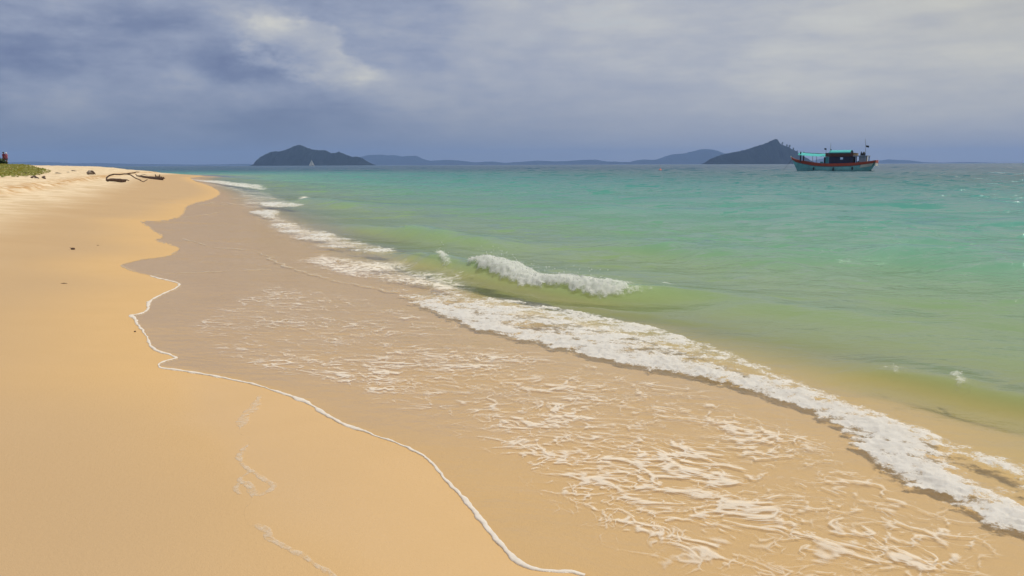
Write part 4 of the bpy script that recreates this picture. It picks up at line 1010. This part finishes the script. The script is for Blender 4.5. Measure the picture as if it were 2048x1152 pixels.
MB().tube([Vector((5 * mm, .2, .15)), Vector((12 * mm, .3, .24)), Vector((18 * mm, .3, .16))], [.035, .03, .015], 6, jit=.3).build('branch', m_wood2, dl)
G0 = on(175, 350.3); gd = empty('bleached_driftwood', G0); tag(gd, 'pale bleached driftwood stump lying on the berm left of the dark log', 'driftwood'); mg = G0.y / F
MB().tube([Vector((0, 0, .1)), Vector((4 * mg, 0, .18)), Vector((9 * mg, .1, .17)), Vector((13 * mg, .1, .1))], [.10, .18, .16, .08], 8, jit=.35).build('stump', m_wood2, gd)
MB().tube([Vector((8 * mg, 0, .3)), Vector((12 * mg, 0, .22)), Vector((16 * mg, 0, .04))], [.06, .05, .03], 6, jit=.3).build('branch', m_wood, gd)
for (pa, pb, r, label) in (((48, 347.6), (61, 349), .05, 'dark stick lying on the pale berm sand below the creeper'), ((66, 354.0), (78, 357.0), .05, 'crooked dark stick in the middle of the berm'), ((85, 357.5), (91, 357.8), .07, 'short dark wood chunk right of the crooked stick'),
        ((110, 346.2), (123, 347.6), .04, 'thin grey stick on the berm below the creeper tip'), ((142, 341.8), (153, 342.8), .05, 'curved grey stick on the far berm'), ((133, 344.5), (142, 345.2), .04, 'small pale stick on the berm left of the bleached stump'), ((62, 357.2), (66, 357.0), .05, 'stubby bit of wood left of the crooked stick')):
    a_, b_ = on(*pa), on(*pb); v_ = b_ - a_
    mb = MB().tube([Vector((0, 0, r)), v_ * .3 + Vector((0, .08, r * 1.4)), v_ * .65 + Vector((0, -.06, r)), v_ + Vector((0, 0, r * .6))], [r * .6, r, r * .9, r * .4], 7, jit=.4)
    o = mb.build('stick', m_wood if 'dark' in label or 'crooked' in label else m_wood2); o.location = a_; tag(o, label, 'stick')
# reddish debris on the far crest
q = on(124, 337.5); mb = MB().tube([(0, 0, .12), (.35, 0, .22), (.8, 0, .2), (1.15, 0, .1)], [.10, .22, .2, .08], 8, jit=.4); o = mb.build('beach_debris', paint('rusty_debris', (.20, .07, .04), .9, .5, 4.0)); o.location = q - Vector((.5, 0, 0)); tag(o, 'rusty brown lump of debris on the far beach crest', 'debris')
# husk and twigs on the near sand
q = on(146, 499.5); hs = empty('coconut_husk', q); tag(hs, 'small dark torn coconut husk on the smooth damp sand', 'husk')
MB().tube([(-.03, 0, .008), (-.012, .004, .018), (.012, 0, .018), (.033, -.004, .008)], [.008, .02, .018, .006], 8, jit=.4, flat=.8).build('shell', m_wood, hs)
MB().tube([(-.02, 0, .015), (-.035, -.005, .03), (-.042, -.01, .034)], [.006, .004, .002], 5).build('fibre', m_wood, hs)
MB().tube([(.02, 0, .02), (.032, .0, .026)], [.005, .002], 5).build('fibre', m_wood, hs)
for px, py, l_, label in ((128, 567.5, .05, 'thin short twig on the smooth damp sand'), (196, 491, .03, 'tiny dark twig right of the coconut husk'), (270, 664, .012, 'tiny dark speck of wood beside the foam lip')):
    q = on(px, py); mb = MB().tube([(-l_ * .7, 0, .003), (0, l_ * .08, .006), (l_ * .7, 0, .003)], [.002, .0045 if l_ > .02 else .006, .002], 6, jit=.3); o = mb.build('twig', m_wood); o.location = q; tag(o, label, 'twig')

# ---- creeper on the dune and the bush
def leaf_mat(name, a, b_):
    m, n = material(name); b = n.new('ShaderNodeBsdfPrincipled'); oi = n.noise(n.obj(), 1.7, 3)
    n.link(n.mix(oi.ss(.3, .7), a, b_), b.inputs['Base Color']); b.inputs['Roughness'].default_value = .6
    t_ = n.new('ShaderNodeBsdfTranslucent'); n.link(n.mix(oi, a, b_), t_.inputs[0]); n.out(n.mixs(.3, b.outputs[0], t_.outputs[0])); return m
m_creeper = leaf_mat('creeper_leaf', (.14, .17, .015), (.26, .24, .03))
m_bush = leaf_mat('bush_leaf', (.03, .06, .02), (.06, .10, .03))
def leaf_cloud(name, C, S_, mat, tilt, parent=None):
    n_ = len(C); th = RNG.uniform(0, 6.28, n_); a = np.stack([np.cos(th), np.sin(th), RNG.normal(0, tilt, n_)], -1) * S_[:, None]
    b = np.stack([-np.sin(th), np.cos(th), RNG.normal(0, tilt, n_)], -1) * S_[:, None] * .55
    V = np.stack([C - a, C + b * .9 + a * .1, C + a, C - b * .9 + a * .1], 1).reshape(-1, 3); f = np.arange(n_ * 4).reshape(-1, 4)
    me = bpy.data.meshes.new(name); me.from_pydata(V.tolist(), [], f.tolist()); me.update(); me.materials.append(mat)
    o = bpy.data.objects.new(name, me); COL.objects.link(o)
    if parent is not None: o.parent = parent
    return o
GP = np.array([((px - 1024) / F * Y, Y) for px, Y in ((-260, 30), (-90, 34), (0, 39), (30, 42), (62, 45), (90, 53), (113, 66), (112, 72), (60, 112), (-260, 120))])
gx = RNG.uniform(-110, -14, 160000); gy = RNG.uniform(18, 118, 160000)
kk = inside(gx, gy, GP); gx, gy = gx[kk], gy[kk]
ed = polydist(gx, gy, np.vstack([GP, GP[:1]]))[0]
kk = (fbm(gx / 2.5, gy / 2.5, 3, 200) + ed * .45 > -.15 + .4 * RNG.random(len(gx))); gx, gy = gx[kk][:60000], gy[kk][:60000]
gzv = zsand(gx, gy)
hgt_ = .03 + .10 * RNG.random(len(gx)) ** 1.5 * (1 + fbm(gx / 1.5, gy / 1.5, 2, 203))
cr = leaf_cloud('beach_creeper', np.stack([gx, gy, gzv + hgt_], -1), RNG.uniform(.07, .15, len(gx)), m_creeper, .35)
cr['kind'] = 'stuff'; cr['label'] = 'low yellow green creeper covering the dune at the left edge'

def bush(px, py, Y, w_, h_, label, n_=700):
    b0 = at(px, py, Y); z0 = gz(b0.x, Y); o = empty('bush', (b0.x, Y, z0)); tag(o, label, 'bush')
    mb = MB()
    for k in range(7):
        a = random.uniform(0, 6.28); mb.tube([(0, 0, -.1), (math.cos(a) * w_ * .2, math.sin(a) * w_ * .2, h_ * .5), (math.cos(a) * w_ * .4, math.sin(a) * w_ * .35, h_ * .85)], [.05, .03, .012], 5)
    mb.build('stem', m_bark, o)
    q = RNG.normal(0, .33, (n_, 3)); q /= np.maximum(1, np.linalg.norm(q, axis=1))[:, None]
    C = np.stack([q[:, 0] * w_ * .62, q[:, 1] * w_ * .6, h_ * .5 + q[:, 2] * h_ * .6 + .1], -1)
    leaf_cloud('foliage', C, RNG.uniform(.08, .2, n_), m_bush, .7, o); return o
YP = 104.0
PB = at(10, 329, YP); gpz = gz(PB.x, YP)
bush(4.0, 330, YP - 2, .8, .62, 'dark green bush rising from the creeper beside the two people')
bush(-14, 330, YP - 3, 1.6, 1.2, 'larger dark green bush at the very edge left of the people')
bush(10.0, 330, YP - 2.5, .5, .32, 'small low bush at the feet of the two people', 250)

# ---- two people on the dune
m_skin = paint('skin', (.42, .24, .16), .6, .1, 8.0); m_skin2 = paint('skin_tanned', (.36, .20, .13), .6, .1, 8.0)
m_hair = paint('dark_hair', (.02, .016, .013), .6, .3, 20.0); m_maroon = paint('maroon_cloth', (.16, .018, .05), .8, .25, 9.0); m_pink = paint('pink_cloth', (.36, .08, .15), .8, .25, 9.0)
m_shorts = paint('grey_shorts', (.07, .07, .10), .8, .25, 9.0); m_cap = paint('white_cap', (.7, .7, .68), .7, .1, 9.0)
def person(px, label, H, face, arm_pose, skin, cloth, low, hat):
    p = at(px, 329, YP); x, y = p.x, YP; z = gz(x, y)
    J = {'pelvis': (0, 0, .95), 'waist': (0, -.01, 1.08), 'chest': (0, 0, 1.30), 'neck': (0, .01, 1.46), 'jaw': (0, -.02, 1.55), 'head': (0, -.005, 1.63), 'crown': (0, 0, 1.70), 'nose': (0, -.11, 1.61)}
    Rj = {'pelvis': .15, 'waist': .125, 'chest': .145, 'neck': .055, 'jaw': .07, 'head': .088, 'crown': .07, 'nose': .013}
    Ed = [('pelvis', 'waist'), ('waist', 'chest'), ('chest', 'neck'), ('neck', 'jaw'), ('jaw', 'head'), ('head', 'crown'), ('jaw', 'nose')]
    for s_, S_ in ((-1, 'l'), (1, 'r')):
        J.update({'hip' + S_: (.09 * s_, 0, .88), 'knee' + S_: (.10 * s_, -.02, .49), 'ankle' + S_: (.11 * s_, .02, .09), 'toe' + S_: (.13 * s_, -.14, .035), 'sh' + S_: (.19 * s_, 0, 1.38), 'ear' + S_: (.095 * s_, 0, 1.62)})
        el, wr, hd = arm_pose[0 if s_ < 0 else 1]; J['el' + S_] = (el[0] * s_, el[1], el[2]); J['wr' + S_] = (wr[0] * s_, wr[1], wr[2]); J['hand' + S_] = (hd[0] * s_, hd[1], hd[2])
        Rj.update({'hip' + S_: .095, 'knee' + S_: .056, 'ankle' + S_: .04, 'toe' + S_: .035, 'sh' + S_: .06, 'el' + S_: .04, 'wr' + S_: .028, 'hand' + S_: .036, 'ear' + S_: .018})
        Ed += [('pelvis', 'hip' + S_), ('hip' + S_, 'knee' + S_), ('knee' + S_, 'ankle' + S_), ('ankle' + S_, 'toe' + S_), ('chest', 'sh' + S_), ('sh' + S_, 'el' + S_), ('el' + S_, 'wr' + S_), ('wr' + S_, 'hand' + S_), ('head', 'ear' + S_)]
        h_, w2 = Vector(J['hand' + S_]), Vector(J['wr' + S_]); d_ = (h_ - w2).normalized(); sd_ = d_.cross(Vector((0, 1, 0))).normalized()
        for k, (o_, l_) in enumerate(((-.027, .062), (-.009, .075), (.009, .07), (.027, .055), (.045, .04))):
            b_ = h_ + sd_ * o_ * .8; thumb = k == 4
            if thumb: b_ = w2 + (h_ - w2) * .5 + sd_ * .02
            m_ = b_ + d_ * l_ * .6 + (sd_ * .03 if thumb else Vector((0, -.006, 0))); e_ = m_ + d_ * l_ * .5 + Vector((0, -.015, 0))
            for nm, q, r in (('a', b_, .009), ('b', m_, .0085), ('c', e_, .007)): J[f'f{S_}{k}{nm}'] = tuple(q); Rj[f'f{S_}{k}{nm}'] = r
            Ed += [(f'f{S_}{k}a', f'f{S_}{k}b'), (f'f{S_}{k}b', f'f{S_}{k}c')]
    names = list(J); ix = {k: i for i, k in enumerate(names)}
    me = bpy.data.meshes.new('person'); me.from_pydata([J[k] for k in names], [(ix[a], ix[b]) for a, b in Ed], []); me.update()
    o = bpy.data.objects.new('person', me); COL.objects.link(o); me.materials.append(skin)
    o.modifiers.new('skin', 'SKIN'); sk = me.skin_vertices[0].data
    for k in names:
        sk[ix[k]].radius = (Rj[k], Rj[k]); sk[ix[k]].use_root = k == 'pelvis' or (k[0] == 'f' and k.endswith('a') and k[-2].isdigit())
    sb = o.modifiers.new('smooth', 'SUBSURF'); sb.levels = 1; sb.render_levels = 1
    o.location = (x, y, z); o.rotation_euler = (0, 0, face); o.scale = (H / 1.77,) * 3
    tag(o, label, 'person', 'people standing on the dune')
    def ring(zs_, rx, ry, n=14, cx=0.0, cy=0.0): return [(cx + rx * math.cos(2 * math.pi * k / n), cy + ry * math.sin(2 * math.pi * k / n), zs_ + .006 * math.sin(k * 2.1)) for k in range(n)]
    mb = MB().loft([ring(.86, .205, .16), ring(1.0, .18, .155), ring(1.12, .165, .145), ring(1.3, .19, .155), ring(1.41, .205, .12), ring(1.46, .09, .085)], closed=True)
    for s_, S_ in ((-1, 'l'), (1, 'r')):
        a, b_ = Vector(J['sh' + S_]), Vector(J['el' + S_]); mb.tube([a - (b_ - a) * .25, a + (b_ - a) * .2, a + (b_ - a) * .6], [.075, .078, .072], 10, cap=False)
    mb.build('shirt', cloth, o, True)
    mb = MB()
    for s_, S_ in ((-1, 'l'), (1, 'r')):
        a, b_ = Vector(J['hip' + S_]), Vector(J['knee' + S_]); mb.tube([a + Vector((0, 0, .09)), a, a + (b_ - a) * .35, a + (b_ - a) * .62], [.10, .112, .10, .092], 12, cap=False)
    mb.loft([ring(1.0, .178, .15), ring(.92, .20, .16), ring(.82, .19, .155)], closed=True); mb.build('shorts', low, o, True)
    mb = MB(); mb.loft([ring(1.57 + .14 * math.sin(t), .108 * math.cos(t) ** .6, .115 * math.cos(t) ** .6, cy=.012) for t in (0, .4, .8, 1.2, 1.5)], closed=True, cap1=True)
    if hat is None: mb.build('hair', m_hair, o, True)
    else:
        mb.add([(-.07, -.09, 1.63), (.07, -.09, 1.63), (.05, -.20, 1.615), (-.05, -.20, 1.615), (-.07, -.09, 1.645), (.07, -.09, 1.645), (.05, -.20, 1.625), (-.05, -.20, 1.625)], [(0, 3, 2, 1), (4, 5, 6, 7), (0, 1, 5, 4), (1, 2, 6, 5), (2, 3, 7, 6), (3, 0, 4, 7)])
        mb.build('cap', hat, o, True)
    return o
down = ((.25, .02, 1.12), (.27, -.03, .87), (.275, -.045, .79)); hip_ = ((.40, .06, 1.18), (.26, -.04, 1.02), (.20, -.07, .97)); out_ = ((.42, -.05, 1.22), (.56, -.22, 1.3), (.60, -.28, 1.33))
person(9.0, 'person with dark hair in a maroon top standing on the dune', 1.74, 2.6, (down, down), m_skin2, m_maroon, m_maroon, None)
person(14.2, 'person in a pale cap and pink shirt with one arm out on the dune', 1.68, -.5, (down, out_), m_skin, m_pink, m_shorts, m_cap)

# ---- the hazy air
m_haze, n = material('haze'); pvn = n.new('ShaderNodeVolumePrincipled'); pvn.inputs['Color'].default_value = (.37, .57, 1.0, 1); pvn.inputs['Density'].default_value = 1.0e-4
pvn.inputs['Anisotropy'].default_value = 0.0
n.out(None, pvn.outputs[0])
hz = MB().box(-14500, 14500, -1200, 14800, -16, 255).build('haze', m_haze); hz['kind'] = 'stuff'; hz['label'] = 'thin bluish sea haze filling the air'
